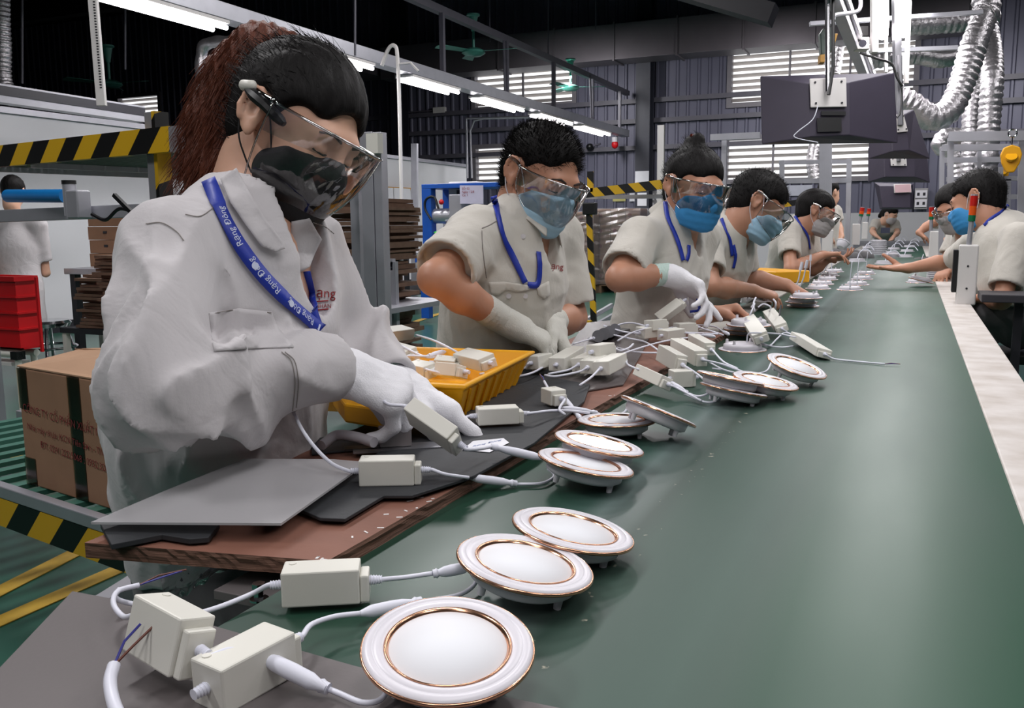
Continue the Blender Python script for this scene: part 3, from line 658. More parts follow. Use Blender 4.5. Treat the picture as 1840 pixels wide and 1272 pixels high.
for a, b, wd, dep, mt_ in (((1571, -10), (1571, 95), .03, 4.4, WHITEPAINT), ((1592, -10), (1592, 130), .016, 4.9, WHITEPAINT), ((1610, -10), (1614, 205), .034, 4.6, STEEL), ((1634, -10), (1628, 150), .02, 4.8, WHITEPAINT), ((1568, 92), (1720, 86), .022, 4.9, ALU), ((1455, 43), (1765, 22), .022, 5.0, ALU)):
    M().bar(D(*a, dep), D(*b, dep), wd, wd, IT).build('bar', mt_, uf)
# monitors
def monitor(rim, ridge, depth, dr, plate, label, extra=None):
    c = D(sum(p[0] for p in rim)/4, sum(p[1] for p in rim)/4, depth)
    r = thing('monitor', label, 'monitor', c, group='dark monitors above the line')
    A = [D(*p, depth+.02) for p in rim]; A2 = [D(*p, depth) for p in rim]; B = [D(*p, depth-dr) for p in ridge]
    M().add(A+A2+B, [(0, 1, 2, 3)]+[(i, (i+1) % 4, 4+(i+1) % 4, 4+i) for i in range(4)]+[(4+i, 4+(i+1) % 4, 8+(i+1) % 4, 8+i) for i in range(4)]+[(11, 10, 9, 8)]).build('housing', MONP, r, bevel=.004)
    m = M(); pl = [D(*p, depth-dr-.012) for p in plate]; m.prism(pl, -IT*.006); o = m.build('mount_plate', WHITEPAINT, r, bevel=.006)
    c0 = (pl[0]+pl[1]+pl[2]+pl[3])/4
    for p in pl: q_ = p.lerp(c0, .28); M().cyl(q_, q_+IT*.003, .004).build('screw', DARKP, r)
    return r, pl
r, pl = monitor([(1366, 137), (1607, 131), (1613, 257), (1369, 259)], [(1452, 150), (1526, 148), (1527, 243), (1456, 246)], 3.5, .07, [(1455, 141), (1521, 139), (1522, 192), (1457, 193)], 'largest dark monitor nearest the viewer with a white mount plate')
M().prism([D(*p, 3.42) for p in ((1468, 212), (1512, 211), (1513, 236), (1469, 237))], -IT*.004).build('vent', BLACKP, r)
M().prism([D(*p, 3.42) for p in ((1476, 200), (1520, 200), (1520, 207), (1476, 207))], -IT*.004).build('ports', BLACKP, r)
M().tube([D(1487, -20, 3.4), D(1487, 165, 3.4)], .010).build('hanging_pipe', CHROME, r, True)
M().tube([D(1497, -20, 3.4), D(1497, 120, 3.4), D(1489, 170, 3.39)], .007).build('hanging_pipe', BLACKP, r, True)
M().tube(smooth_path([D(1470, 190, 3.4), D(1460, 215, 3.4), D(1434, 236, 3.4), D(1429, 247, 3.4), D(1470, 256, 3.4)]), .002, 6).build('cable', CABLE, r, True)
r, pl = monitor([(1560, 200), (1642, 197), (1671, 285), (1562, 285)], [(1600, 206), (1625, 206), (1634, 270), (1604, 272)], 4.6, .08, [(1608, 206), (1624, 204), (1632, 236), (1612, 238)], 'dark monitor second in the row, its edge seen right of the largest one')
M().tube([D(1616, 100, 4.5), D(1618, 225, 4.5)], .014).build('hanging_pipe', STEEL, r, True)
M().tube(smooth_path([D(1612, 130, 4.45), D(1620, 165, 4.45), D(1618, 200, 4.45), D(1612, 212, 4.45)]), .004, 6).build('cable', BLACKP, r, True)
r, pl = monitor([(1560, 266), (1664, 262), (1671, 328), (1560, 327)], [(1588, 270), (1642, 270), (1644, 318), (1590, 318)], 6.2, .08, [(1600, 284), (1629, 283), (1630, 298), (1601, 298)], 'third dark monitor in the row, lowest of the three with mount plates')
M().tube([D(1612, -600, 6.1), D(1614, 200, 6.1), D(1615, 290, 6.1)], .014).build('hanging_pipe', STEEL, r, True)
r, pl = monitor([(1571, 328), (1641, 330), (1641, 376), (1581, 376)], [(1580, 334), (1636, 334), (1636, 373), (1586, 373)], 9.0, .08, [(1606, 331), (1637, 330), (1638, 346), (1607, 347)], 'farthest dark monitor with a pink label above the far woman')
m = M().prism([D(*p, 8.88) for p in ((1608, 332), (1636, 331), (1637, 345), (1609, 346))], -IT*.003); m.build('label', mat('pink_label', (214, 178, 184), .6), r)
# tools hanging by the monitor pipe: yellow balancer, camera box
r = thing('hanging_tool', 'green and yellow hanging tool balancer beside the monitor pipe', 'tool', D(1482, 80, 3.6))
m = M(); m.prism([D(*p, 3.6) for p in ((1474, 60), (1480, 50), (1496, 48), (1500, 62), (1492, 100), (1476, 98))], -IT*.03); m.build('body', mat('tool_green', (60, 76, 70), .4), r, bevel=.004)
m = M(); m.prism([D(*p, 3.58) for p in ((1474, 98), (1484, 97), (1483, 112), (1474, 112))], -IT*.03); m.build('yellow_tip', mat('dull_yellow', (176, 130, 50), .5), r, bevel=.002)
m = M(); m.prism([D(*p, 3.62) for p in ((1496, 60), (1506, 60), (1500, 80), (1493, 95))], -IT*.02); m.build('yellow_handle', mat('dull_yellow', (176, 130, 50), .5), r, bevel=.002)
tag(M().tube(smooth_path([D(1545, -12, 3.5), D(1546, 12, 3.5), D(1536, 22, 3.5), D(1502, 27, 3.5), D(1497, 36, 3.5)]), .008, 8).build('hose', WHITEP, None, True), 'white bent hose at the top of the grey overhead rail', 'hose')
r = thing('camera_box', 'small white square device hanging under a black bracket right of the rail', 'device', D(1550, 75, 4.4))
M().prism([D(*p, 4.4) for p in ((1538, 66), (1563, 66), (1563, 88), (1540, 88))], -IT*.05).build('housing', WHITEPAINT, r, bevel=.004)
M().prism([D(*p, 4.45) for p in ((1546, 47), (1560, 47), (1560, 64), (1546, 64))], -IT*.02).build('bracket', BLACKP, r)
M().cyl(D(1550, 78, 4.34), D(1550, 78, 4.335), .018).build('lens', GREYP, r, True)
tag(M().tube(smooth_path([D(1545, 95, 4.4), D(1575, 105, 4.4), D(1602, 115, 4.4), D(1612, 140, 4.4), D(1622, 155, 4.4)]), .006, 6).build('cable', BLACKP, None, True), 'black cable swinging from the white device to the upright frame', 'cable')
# flexible ducts on the right
def DD(L_, d): return [D(p[0], p[1], d+(p[2] if len(p) > 2 else 0)) for p in L_]
flex('big silver flexible duct curving down in a hook at the top right', DD([(1775, -900), (1776, -400), (1775, -25), (1768, 30), (1750, 80), (1732, 140), (1708, 195), (1675, 212), (1640, 190), (1618, 178)], 5.6), .078, .042)
flex('straight silver flexible duct hanging right of the hooked one', DD([(1762, -900, .3), (1762, -300, .3), (1764, -20, .3), (1776, 60, .3), (1783, 130), (1778, 210), (1772, 300), (1768, 345)], 6.0), .07, .045)
flex('thin silver flexible duct hanging between the hooked and straight ducts', DD([(1756, 140), (1744, 200), (1742, 270), (1738, 330)], 6.4), .055, .04)
flex('silver flexible duct sagging low behind the second monitor', DD([(1735, 245), (1700, 245), (1688, 262), (1712, 282), (1722, 330)], 7), .06, .04)
flex('upper horizontal silver flexible duct by the lit tubes', DD([(1628, 46), (1670, 44), (1730, 40), (1790, 30)], 6.6), .07, .05)
flex('lower horizontal silver flexible duct by the lit tubes', DD([(1560, 108), (1640, 100), (1690, 106), (1735, 95)], 7.2), .07, .05)
flex('slim silver flexible duct rising beside the yellow tipped tool', DD([(1508, 85), (1504, 115), (1500, 135)], 5.6), .03, .035)
flex('slim silver flexible duct hanging below the largest monitor', DD([(1466, 255), (1460, 290), (1464, 325)], 9), .06, .05)
flex('short silver flexible duct behind the upright post', DD([(1600, 130), (1612, 165), (1612, 200)], 6.5), .05, .04)
tag(M().bar(PY(1190, -30, 8), PY(1390, 28, 8), .25, .16).build('hanging_beam', DARKP), 'dark hanging roof beam ending near the top centre right', 'beam')
s = M(); tag(s.bb(1.1, 3.6, 15, 15.6, 4.4, 4.9).build('air_duct', DUCTM, bevel=.01), 'dark sheet metal duct at the upper right corner', 'duct')
# frames at right
rf = thing('assembly_frame', 'silver aluminium frame grid behind the workers on the right', 'frame', (PY(1770, 300, 6.6).x, 6.6, 0))
for a, b, wd, Y in (((1704, 246), (1850, 244), .055, 6.0), ((1692, 266), (1850, 264), .04, 6.4), ((1690, 288), (1850, 286), .035, 6.8), ((1700, 322), (1850, 320), .03, 6.9), ((1755, 355), (1850, 353), .03, 6.6), ((1708, 248), (1706, 600), .035, 6.1), ((1693, 266), (1690, 480), .03, 6.5), ((1798, 300), (1796, 400), .03, 6.8), ((1812, 322), (1810, 400), .03, 6.9), ((1836, 250), (1834, 400), .035, 6.1), ((1760, 270), (1758, 400), .025, 6.6)):
    M().bar(PY(*a, Y), PY(*b, Y), wd, wd, (0, 1, 0)).build('bar', ALU, rf)
def hoist(px, py, Y, s, label):
    c = PY(px, py, Y); r = thing('spring_balancer', label, 'tool', c, group='yellow spring balancers')
    M().prism([c+Vector((x*s, 0, z*s)) for x, z in ((-.055, .02), (-.04, .06), (0, .075), (.04, .06), (.055, .02), (.045, -.03), (.02, -.08), (-.02, -.08), (-.045, -.03))], (0, .05*s, 0)).build('body', YELP, r, bevel=.006)
    M().cyl(c+Vector((0, -.012*s, .01)), c, .03*s).build('drum_cover', YELP, r, True)
    M().cyl(c+Vector((0, .02, .07*s)), c+Vector((0, .02, .12*s)), .004).build('hook', CHROME, r)
    m = M(); m.lathe([(.022*s, -.003), (.026*s, 0), (.022*s, .003), (.018*s, 0)], 16, Matrix.Translation(c+Vector((0, .02, .14*s))) @ Matrix.Rotation(math.pi/2, 4, 'X'), True); m.build('ring', CHROME, r, True)
hoist(1817, 284, 5.6, .95, 'larger yellow spring balancer hanging at the right edge')
hoist(1803, 312, 7.5, .7, 'smaller yellow spring balancer hanging behind the larger one')
# frames and white bench wall at the back centre
s = M().bb(PY(1330, 400, 15).x, PY(1790, 400, 15).x, 15, 15.1, 0, PY(1500, 383, 15).z); tag(s.build('low_partition', PARTW), 'low white partition behind the far end of the line', 'partition')
lf = thing('assembly_frame', 'silver aluminium frame standing behind the men on the left of the line', 'frame', (PY(1460, 400, 8.5).x, 8.5, 0))
for a, b, wd, Y in (((1405, 288), (1405, 520), .04, 8.5), ((1478, 250), (1478, 520), .05, 8.3), ((1489, 255), (1489, 500), .05, 8.3), ((1526, 285), (1523, 440), .045, 9.5), ((1395, 326), (1530, 324), .04, 8.5), ((1400, 292), (1530, 290), .035, 8.6), ((1340, 330), (1410, 328), .035, 8.5)):
    M().bar(PY(*a, Y), PY(*b, Y), wd, wd, (0, 1, 0)).build('bar', ALU, lf)
tag(M().bar(PY(1277, 247, 9), PY(1366, 243, 9), .06, .05, (0, 1, 0)).build('cable_channel', ALU), 'white channel bar running left from under the largest monitor', 'bar')
tag(M().bar(PY(1302, 250, 9.3), Vector((PY(1300, 420, 9.3).x, 9.3, 0)), .05, .05, (0, 1, 0)).build('post', ALU), 'white post below the channel bar beside the lower right louvred window', 'post')
tag(M().bar(PY(1188, 225, 12), Vector((PY(1186, 520, 12).x, 12, 0)), .09, .05, (0, 1, 0)).build('post', WHITEPAINT), 'light galvanised post left of the hair bun woman', 'post')
tag(M().bar(PY(745, 258, 12), Vector((PY(745, 520, 12).x, 12, 0)), .1, .05, (0, 1, 0)).build('post', ALU), 'short galvanised post right of the thin white pole', 'post')
# hazard striped gate
hg = thing('safety_gate', 'black and yellow striped safety gate between the two workers in front of the pallets', 'gate', T(1067, 600, 0))
Y = PY(1067, 600, 1).y; Y = T(1067, 600, 0).y
for a, b, wd in (((1061, 308), (1061, 345), .06), ((1058, 370), (1068, 600), .06), ((1010, 378), (1012, 460), .05), ((930, 362), (1200, 330), .09), ((1036, 577), (1096, 590), .07)):
    A = PY(*a, Y); B = PY(*b, Y); m = M(); m.bar(A, B, wd, .03, (0, 1, 0)); m.build('striped_bar', HAZ, hg)
for a, b in (((1020, 355), (1260, 352)), ((1100, 548), (1045, 580)), ((1120, 556), (1060, 590))): M().bar(PY(*a, Y+.4), PY(*b, Y), .04, .04).build('steel_bar', ALU, hg)
M().box(PY(1060, 375, Y), (.14, .08, .12)).build('clamp', BLACKP, hg, bevel=.01)
hb = PY(1185, 332, Y)
hg2 = thing('striped_bar', 'striped barrier bar seen right of the hair bun woman\'s face and beyond', 'barrier', PY(1300, 345, 9))
M().bar(PY(1290, 340, 9), PY(1345, 352, 9), .09, .03, (0, 1, 0)).build('bar', HAZ, hg2); M().bar(PY(1338, 438, 9), PY(1338, 470, 9), .08, .03, (0, 1, 0)).build('bar', HAZ, hg2)
tag(M().bar(PY(1405, 368, 10), PY(1442, 362, 10), .06, .03, (0, 1, 0)).build('striped_bar', HAZ), 'short striped bar left of the grey masked man\'s head', 'barrier')
a = D(1764, 529, 3.35); r = thing('side_bench', 'dark narrow bench standing right of the tall white control box', 'bench', (a.x+.3, a.y, 0))
M().bb(a.x, a.x+.8, a.y, a.y+.22, a.z-.03, a.z).build('top', mat('dark_bench_top', (58, 56, 62), .45), r, bevel=.003)
for x in (a.x+.12, a.x+.7): M().bb(x, x+.03, a.y+.09, a.y+.12, 0, a.z-.03).build('leg', DARKP, r)
# pallets of wrapped cartons
def pallet(px0, px1, pyt, Y, label, cols):
    a = PY(px0, 515, Y); b = PY(px1, pyt, Y); r = thing('pallet', 'wooden pallet under the '+label, 'pallet', ((a.x+b.x)/2, Y, 0))
    wd = b.x-a.x; wood = mat('pallet_wood', (120, 98, 76), .8, var=.2)
    for k in range(5): M().bb(a.x, b.x, Y+.2*k, Y+.2*k+.1, .11, .13).build('deck_board', wood, r)
    for k in range(3): M().bb(a.x+k*(wd-.1)/2, a.x+k*(wd-.1)/2+.1, Y, Y+.9, 0, .11).build('bearer', wood, r)
    rows = 5; h = (b.z-.135)/rows
    for i in range(rows):
        for j in range(cols):
            m = M(); x0 = a.x+j*wd/cols
            m.bb(x0+.004, x0+wd/cols-.004, Y+.01, Y+.45, .135+i*h, .135+(i+1)*h-.004)
            o = m.build('carton', CARD, bevel=.006); tag(o, '%s carton, %s row up, %s' % (('left', 'right')[j] if cols == 2 else ('left', 'middle', 'right')[j], ('lowest', 'second', 'third', 'fourth', 'top')[i], label), 'carton', 'cartons of the '+label)
            M().ell((x0+wd/cols*.3, Y+.006, .135+(i+.55)*h), (.035, .006, .035), 12, 6).build('printed_mark', TEXTBOX, o)
    m = M(); x0, x1, y0, y1, z0, z1 = a.x-.015, b.x+.015, Y-.012, Y+.93, .14, b.z+.01
    ring = []
    nz = 26
    for i in range(nz+1):
        z = z0+(z1-z0)*i/nz; j_ = .012*math.sin(i*2.3)
        for k in range(16):
            t = k/16
            if t < .25: p = (x0+(x1-x0)*t*4, y0+j_*math.sin(k*3+i)*.8)
            elif t < .5: p = (x1, y0+(y1-y0)*(t-.25)*4)
            elif t < .75: p = (x1-(x1-x0)*(t-.5)*4, y1)
            else: p = (x0, y1-(y1-y0)*(t-.75)*4)
            ring.append((p[0], p[1]-abs(j_)*.5, z))
    F = [(i*16+k, i*16+(k+1) % 16, (i+1)*16+(k+1) % 16, (i+1)*16+k) for i in range(nz) for k in range(16)]
    m.add(ring, F); tag(m.build('stretch_film', FILM, None), 'crinkled clear stretch film around the '+label, 'film wrap')
pallet(1005, 1066, 380, 13.6, 'left wrapped pallet behind the spiky haired man', 2)
pallet(1070, 1150, 374, 13.9, 'right wrapped pallet behind the hair bun woman', 3)
# papers and socket panels on the back
def card(px0, px1, py0, py1, Y, label, mt_=PAPER, cat='notice'):
    a = PY(px0, py1, Y); b = PY(px1, py0, Y); return tag(M().bb(a.x, b.x, Y, Y+.008, a.z, b.z).build('notice_sheet', mt_), label, cat, 'notices at the back wall')
card(1141, 1166, 307, 333, WY-.512, 'upper white notice on the dark column by the hair bun woman')
card(1145, 1162, 346, 370, WY-.512, 'lower white notice on the dark column by the hair bun woman')
card(1101, 1124, 351, 362, WY-.045, 'yellowish notice strip on the ribbed wall', mat('yellow_note', (190, 184, 120), .8))
card(1131, 1143, 347, 362, WY-.045, 'small grey notice left of the lower white one')
card(1410, 1460, 332, 352, WY-.045, 'wide pale board behind the grey masked man\'s head', mat('pale_board', (176, 178, 190), .7))
for (x0, x1, y0, y1, lab) in ((1163, 1192, 343, 381, 'grey electrical socket panel behind the hair bun woman\'s shoulder'), (1642, 1668, 338, 376, 'grey electrical socket panel right of the pink labelled monitor')):
    Y = WY-.14; a = PY(x0, y1, Y); b = PY(x1, y0, Y); r = thing('socket_panel', lab, 'electrical panel', ((a.x+b.x)/2, Y, a.z), group='grey socket panels'); M().bb(a.x, b.x, Y, Y+.08, a.z, b.z).build('case', mat('panel_grey', (150, 148, 150), .5), r, bevel=.005)
    for i in range(2):
        for j in range(2):
            cx = a.x+(b.x-a.x)*(.28+.44*i); cz = a.z+(b.z-a.z)*(.28+.44*j); M().box((cx, Y-.012, cz), (.11, .02, .15)).build('socket', WHITEP, r, bevel=.004); M().box((cx, Y-.024, cz), (.045, .006, .06)).build('socket_face', DARKP, r)
a = PY(1048, 462/2, 9)
r = thing('alarm_lamp', 'small red and white alarm lamp under the end of the lamp trunking', 'alarm', PY(1105, 255, 19.5)); c = PY(1105, 255, 19.5)
M().cyl(c+Vector((0, 0, .0)), c+Vector((0, 0, .1)), .07).build('base', WHITEP, r, True); M().ell(c+Vector((0, 0, -.06)), (.075, .075, .09)).build('dome', REDP, r, True)
c = PY(1060, 264, WY-.2); r = thing('security_camera', 'small dark dome camera on the back wall left of the red alarm lamp', 'camera', c); M().ell(c, (.09, .09, .08)).build('dome', BLACKP, r, True); M().cyl(c, c+Vector((.25, 0, .06)), .025).build('arm', GREYP, r, True)
c = PY(790, 198, WY-.1); r = thing('junction_box', 'small pale junction box on the wall conduit above the partition', 'electrical box', c); M().box(c, (.34, .1, .14)).build('case', WHITEPAINT, r, bevel=.01); M().cyl(c+Vector((-.9, 0, 0)), c+Vector((-.17, 0, 0)), .02).build('conduit', railm, r)
# ============================================================ PEOPLE: implicit surfaces turned into meshes
def A3(v): return np.array((v[0], v[1], v[2]), dtype=np.float32)
def smin(a, b, k):
    if k <= 0: return np.minimum(a, b)
    h = np.clip(.5+.5*(b-a)/k, 0, 1); return b*(1-h)+a*h-k*h*(1-h)
def pc(P, a, b, ra, rb):
    a = A3(a); b = A3(b); ba = b-a; pa = P-a; h = np.clip((pa@ba)/max(1e-9, ba@ba), 0, 1)
    return np.linalg.norm(pa-h[:, None]*ba, axis=1)-(ra+(rb-ra)*h)
def pf(P, a, b, ra, rb, ax, fac):
    ax = A3(ax); a = A3(a); b = A3(b); ba = b-a; ba = ba-ax*(ba@ax)*(1-1/fac); pa = P-a; pa = pa+np.outer(pa@ax, ax)*(1/fac-1)
    h = np.clip((pa@ba)/max(1e-9, ba@ba), 0, 1); return (np.linalg.norm(pa-h[:, None]*ba, axis=1)-(ra+(rb-ra)*h))*min(1, (1+fac)/2)
def pe(P, c, r, R3=None):
    q = P-A3(c)
    if R3 is not None: q = q@np.array(R3, dtype=np.float32)
    r = A3(r); k0 = np.linalg.norm(q/r, axis=1); k1 = np.linalg.norm(q/(r*r), axis=1); return k0*(k0-1)/np.maximum(k1, 1e-6)
def field(prims):
    def f(P):
        d = np.full(len(P), 1.0, dtype=np.float32)
        for p in prims:
            t, k = p[0], p[-1]
            if t == 'c': v = pc(P, *p[1:-1])
            elif t == 'f': v = pf(P, *p[1:-1])
            elif t == 'e': v = pe(P, *p[1:-1])
            elif t == 'fn': v = p[1](P)
            if t == 'sub': v = p[1](P); d = -smin(-d, v, k); continue
            d = smin(d, v, k)
        return d
    return f
def polygonise(f, lo, hi, h):
    B = 8; lo = np.array(lo, dtype=np.float32); n = np.ceil((np.array(hi)-lo)/h/B).astype(int); N = n*B+1
    g = [lo[i]+h*(np.arange(n[i])*B+B/2) for i in range(3)]
    C = np.stack(np.meshgrid(*g, indexing='ij'), -1).reshape(-1, 3).astype(np.float32)
    dc = f(C); keep = np.abs(dc) < B*h*.87*1.7+.006
    vals = np.repeat(np.repeat(np.repeat(np.where(dc > 0, 1., -1.).reshape(n), B, 0), B, 1), B, 2).astype(np.float32)
    vals = np.pad(vals, ((0, 1),)*3, mode='edge')
    idx = np.argwhere(keep.reshape(n)); o = np.arange(B+1); oo = np.stack(np.meshgrid(o, o, o, indexing='ij'), -1).reshape(-1, 3)
    for s in range(0, len(idx), 400):
        ii = (idx[s:s+400, None, :]*B+oo[None]).reshape(-1, 3); P = lo+ii.astype(np.float32)*h; vals[ii[:, 0], ii[:, 1], ii[:, 2]] = f(P)
    vals[0] = 1; vals[-1] = 1; vals[:, 0] = 1; vals[:, -1] = 1; vals[:, :, 0] = 1; vals[:, :, -1] = 1
    s = vals < 0; cor = [(i, j, k) for i in (0, 1) for j in (0, 1) for k in (0, 1)]
    def sl(a, c): return a[c[0]:a.shape[0]-1+c[0], c[1]:a.shape[1]-1+c[1], c[2]:a.shape[2]-1+c[2]]
    cnt = sum(sl(s, c).astype(np.int8) for c in cor); m = (cnt > 0) & (cnt < 8); cells = np.argwhere(m)
    vid = np.full(m.shape, -1, dtype=np.int64); vid[m] = np.arange(len(cells))
    pos = np.zeros((len(cells), 3), dtype=np.float64); w_ = np.zeros(len(cells))
    for a in cor:
        for ax in range(3):
            if a[ax]: continue
            b = list(a); b[ax] = 1
            va = vals[tuple((cells+a).T)]; vb = vals[tuple((cells+b).T)]; cr = (va < 0) != (vb < 0); t = np.where(cr, va/np.where(cr, va-vb, 1), 0)
            p = np.tile(np.array(a, dtype=float), (len(cells), 1)); p[:, ax] += t; pos += p*cr[:, None]; w_ += cr
    V = lo+(cells+pos/w_[:, None])*h; F = []
    for ax in range(3):
        u, v = (ax+1) % 3, (ax+2) % 3; S0 = s; sh = [slice(None)]*3; sh2 = [slice(None)]*3; sh[ax] = slice(0, -1); sh2[ax] = slice(1, None)
        a = s[tuple(sh)]; b = s[tuple(sh2)]; e_ = np.argwhere(a != b)
        e_ = e_[(e_[:, u] > 0) & (e_[:, v] > 0) & (e_[:, u] < vid.shape[u]) & (e_[:, v] < vid.shape[v])]
        if not len(e_): continue
        du = np.zeros(3, int); du[u] = 1; dv = np.zeros(3, int); dv[v] = 1
        q = np.stack([vid[tuple((e_-du-dv).T)], vid[tuple((e_-dv).T)], vid[tuple(e_.T)], vid[tuple((e_-du).T)]], 1)
        fl_ = ~a[tuple(e_.T)]; q[fl_] = q[fl_][:, ::-1]; F.append(q)
    F = np.concatenate(F); F = F[(F >= 0).all(1)]
    return V, F
def mesh_np(name, V, F, mt, parent, smooth=True):
    I = np.array(root_inv(parent)); V = V@I[:3, :3].T+I[:3, 3]
    me = bpy.data.meshes.new(name); me.from_pydata(V.tolist(), [], F.tolist()); me.update(); me.materials.append(mt)
    if smooth: me.polygons.foreach_set('use_smooth', [True]*len(me.polygons))
    o = bpy.data.objects.new(name, me); COL.objects.link(o); o.parent = parent; return o
def prim_bounds(prims, pad=.02):
    lo = np.full(3, 1e9); hi = -lo
    for p in prims:
        if p[0] in 'cf':
            for c, r_ in ((p[1], p[3]), (p[2], p[4])): lo = np.minimum(lo, A3(c)-r_); hi = np.maximum(hi, A3(c)+r_)
        elif p[0] == 'e': m_ = max(p[2]); lo = np.minimum(lo, A3(p[1])-m_); hi = np.maximum(hi, A3(p[1])+m_)
        elif p[0] == 'fn': lo = np.minimum(lo, A3(p[2])-p[3]); hi = np.maximum(hi, A3(p[2])+p[3])
    return lo-pad, hi+pad
def solid(name, prims, h, mt, parent, post=None, pad=.02, sm=1):
    f0 = field(prims); f = (lambda P: post(P, f0(P))) if post else f0
    lo, hi = prim_bounds(prims, pad); V, F = polygonise(f, lo, hi, h)
    o = mesh_np(name, V, F, mt, parent)
    if sm: s_ = o.modifiers.new('smooth', 'SMOOTH'); s_.iterations = sm; s_.factor = .5
    return o, V, F
def cloth_mat(name, col, bump=.12):
    m = mat(name, col, .85, var=.06, vs=6, bump=.06, bs=260); nt = m.node_tree; N = nt.nodes; L = nt.links; b = N['Principled BSDF']
    tc = N.new('ShaderNodeTexCoord'); n1 = N.new('ShaderNodeTexNoise'); n1.inputs['Scale'].default_value = 9; n1.inputs['Detail'].default_value = 3; n1.inputs['Distortion'].default_value = 1.4
    L.new(tc.outputs['Object'], n1.inputs[0]); bp = N.new('ShaderNodeBump'); bp.inputs['Strength'].default_value = bump; bp.inputs['Distance'].default_value = .06
    L.new(n1.outputs[0], bp.inputs['Height']); old = b.inputs['Normal'].links[0].from_node; L.new(bp.outputs[0], old.inputs['Normal']); b.inputs['Sheen Weight'].default_value = .2
    return m
SHIRT = cloth_mat('light_grey_uniform_cloth', (198, 194, 196)); SHIRTB = cloth_mat('beige_uniform_cloth', (198, 193, 184)); TROU = cloth_mat('dark_grey_trouser_cloth', (92, 90, 92))
SKIN = mat('skin_light', (224, 176, 150), .5, var=.08, vs=12, sss=.12); SKIN2 = mat('skin_tan', (190, 138, 112), .5, var=.10, vs=12, sss=.1)
HAIRB = mat('black_hair', (14, 11, 11), .6, spec=.18, var=.3, vs=40, stretch=(1, 1, .2), bump=.3, bs=120); HAIRR = mat('brown_hair', (112, 60, 42), .5, spec=.3, var=.45, vs=60, stretch=(3, 3, .3), bump=.4, bs=160)
GLOVE = mat('white_knit_glove', (240, 239, 244), .9, var=.04, bump=.25, bs=500); GLOVEG = mat('grey_knit_glove', (204, 202, 194), .9, var=.08, bump=.25, bs=400); CUFF = mat('mint_glove_cuff', (200, 222, 214), .9, var=.05, bump=.4, bs=300, stretch=(1, 1, .2))
GLOVEC = mat('blue_rim_cuff', (150, 215, 190), .8)
MASKK = mat('black_mask', (20, 19, 22), .8, var=.2, bump=.1, bs=150); MASKB = mat('pale_blue_mask', (160, 198, 222), .8, var=.1, vs=30, bump=.12, bs=40); MASKD = mat('bright_blue_mask', (54, 140, 200), .75, var=.12, vs=30, bump=.12, bs=40); MASKG = mat('grey_mask', (172, 168, 168), .8)
LANY = mat('blue_lanyard', (24, 50, 160), .5, bump=.05, bs=300); SHOE = mat('dark_shoe', (30, 28, 30), .6); LASH = mat('dark_lash', (26, 18, 16), .8); BROW = mat('dark_brow', (52, 36, 30), .8); LIP = mat('lip', (170, 100, 90), .5)
SEAM = mat('seam_line_grey', (140, 134, 130), .9)  # darker grey lines along the sewn seams
def head_frame(f, u): f = Vector(f).normalized(); u = Vector(u); u = (u-f*u.dot(f)).normalized(); return Matrix((f.cross(u), f, u)).transposed()
def head_fn(O, R3, s):
    Rn = np.array(R3, dtype=np.float32); On = A3(O)
    pr = [('e', (0, -.014, .034), (.074, .094, .083), None, 0), ('e', (0, .026, -.030), (.060, .064, .082), None, .03), ('e', (0, .034, -.078), (.043, .046, .034), None, .025), ('e', (0, .066, -.098), (.018, .018, .016), None, .02),
          ('c', (-.030, .078, .014), (.030, .078, .014), .013, .013, .02), ('e', (-.034, .062, -.038), (.024, .022, .022), None, .02), ('e', (.034, .062, -.038), (.024, .022, .022), None, .02),
          ('sub', lambda P: pe(P, (-.031, .098, -.004), (.018, .015, .012)), .012), ('sub', lambda P: pe(P, (.031, .098, -.004), (.018, .015, .012)), .012),
          ('e', (-.031, .0745, -.005), (.0145, .013, .0125), None, .003), ('e', (.031, .0745, -.005), (.0145, .013, .0125), None, .003),
          ('c', (0, .086, .006), (0, .104, -.034), .007, .010, .010), ('e', (-.011, .094, -.038), (.008, .010, .007), None, .006), ('e', (.011, .094, -.038), (.008, .010, .007), None, .006),
          ('e', (0, .085, -.062), (.022, .012, .006), None, .006), ('e', (0, .084, -.071), (.019, .012, .006), None, .006), ('c', (0, -.03, -.05), (0, -.035, -.12), .055, .05, .03)]
    for sx in (-1, 1):
        pr += [('e', (sx*.077, -.014, -.004), (.008, .020, .031), None, .008)]
        for k in range(7):
            a0, a1 = math.radians(-50+k*38), math.radians(-50+(k+1)*38)
            q = [(sx*(.083+.004*math.cos(a)), -.016-.017*math.cos(a), .002+.027*math.sin(a)) for a in (a0, a1)]
            pr.append(('c', q[0], q[1], .0042, .0042, .003))
        pr.append(('sub', (lambda sx: lambda P: pe(P, (sx*.089, -.010, .001), (.012, .010, .015)))(sx), .003))
        pr.append(('e', (sx*.079, -.006, -.028), (.006, .008, .010), None, .005))
    f = field(pr)
    return lambda P: f((P-On)@Rn/s)*s
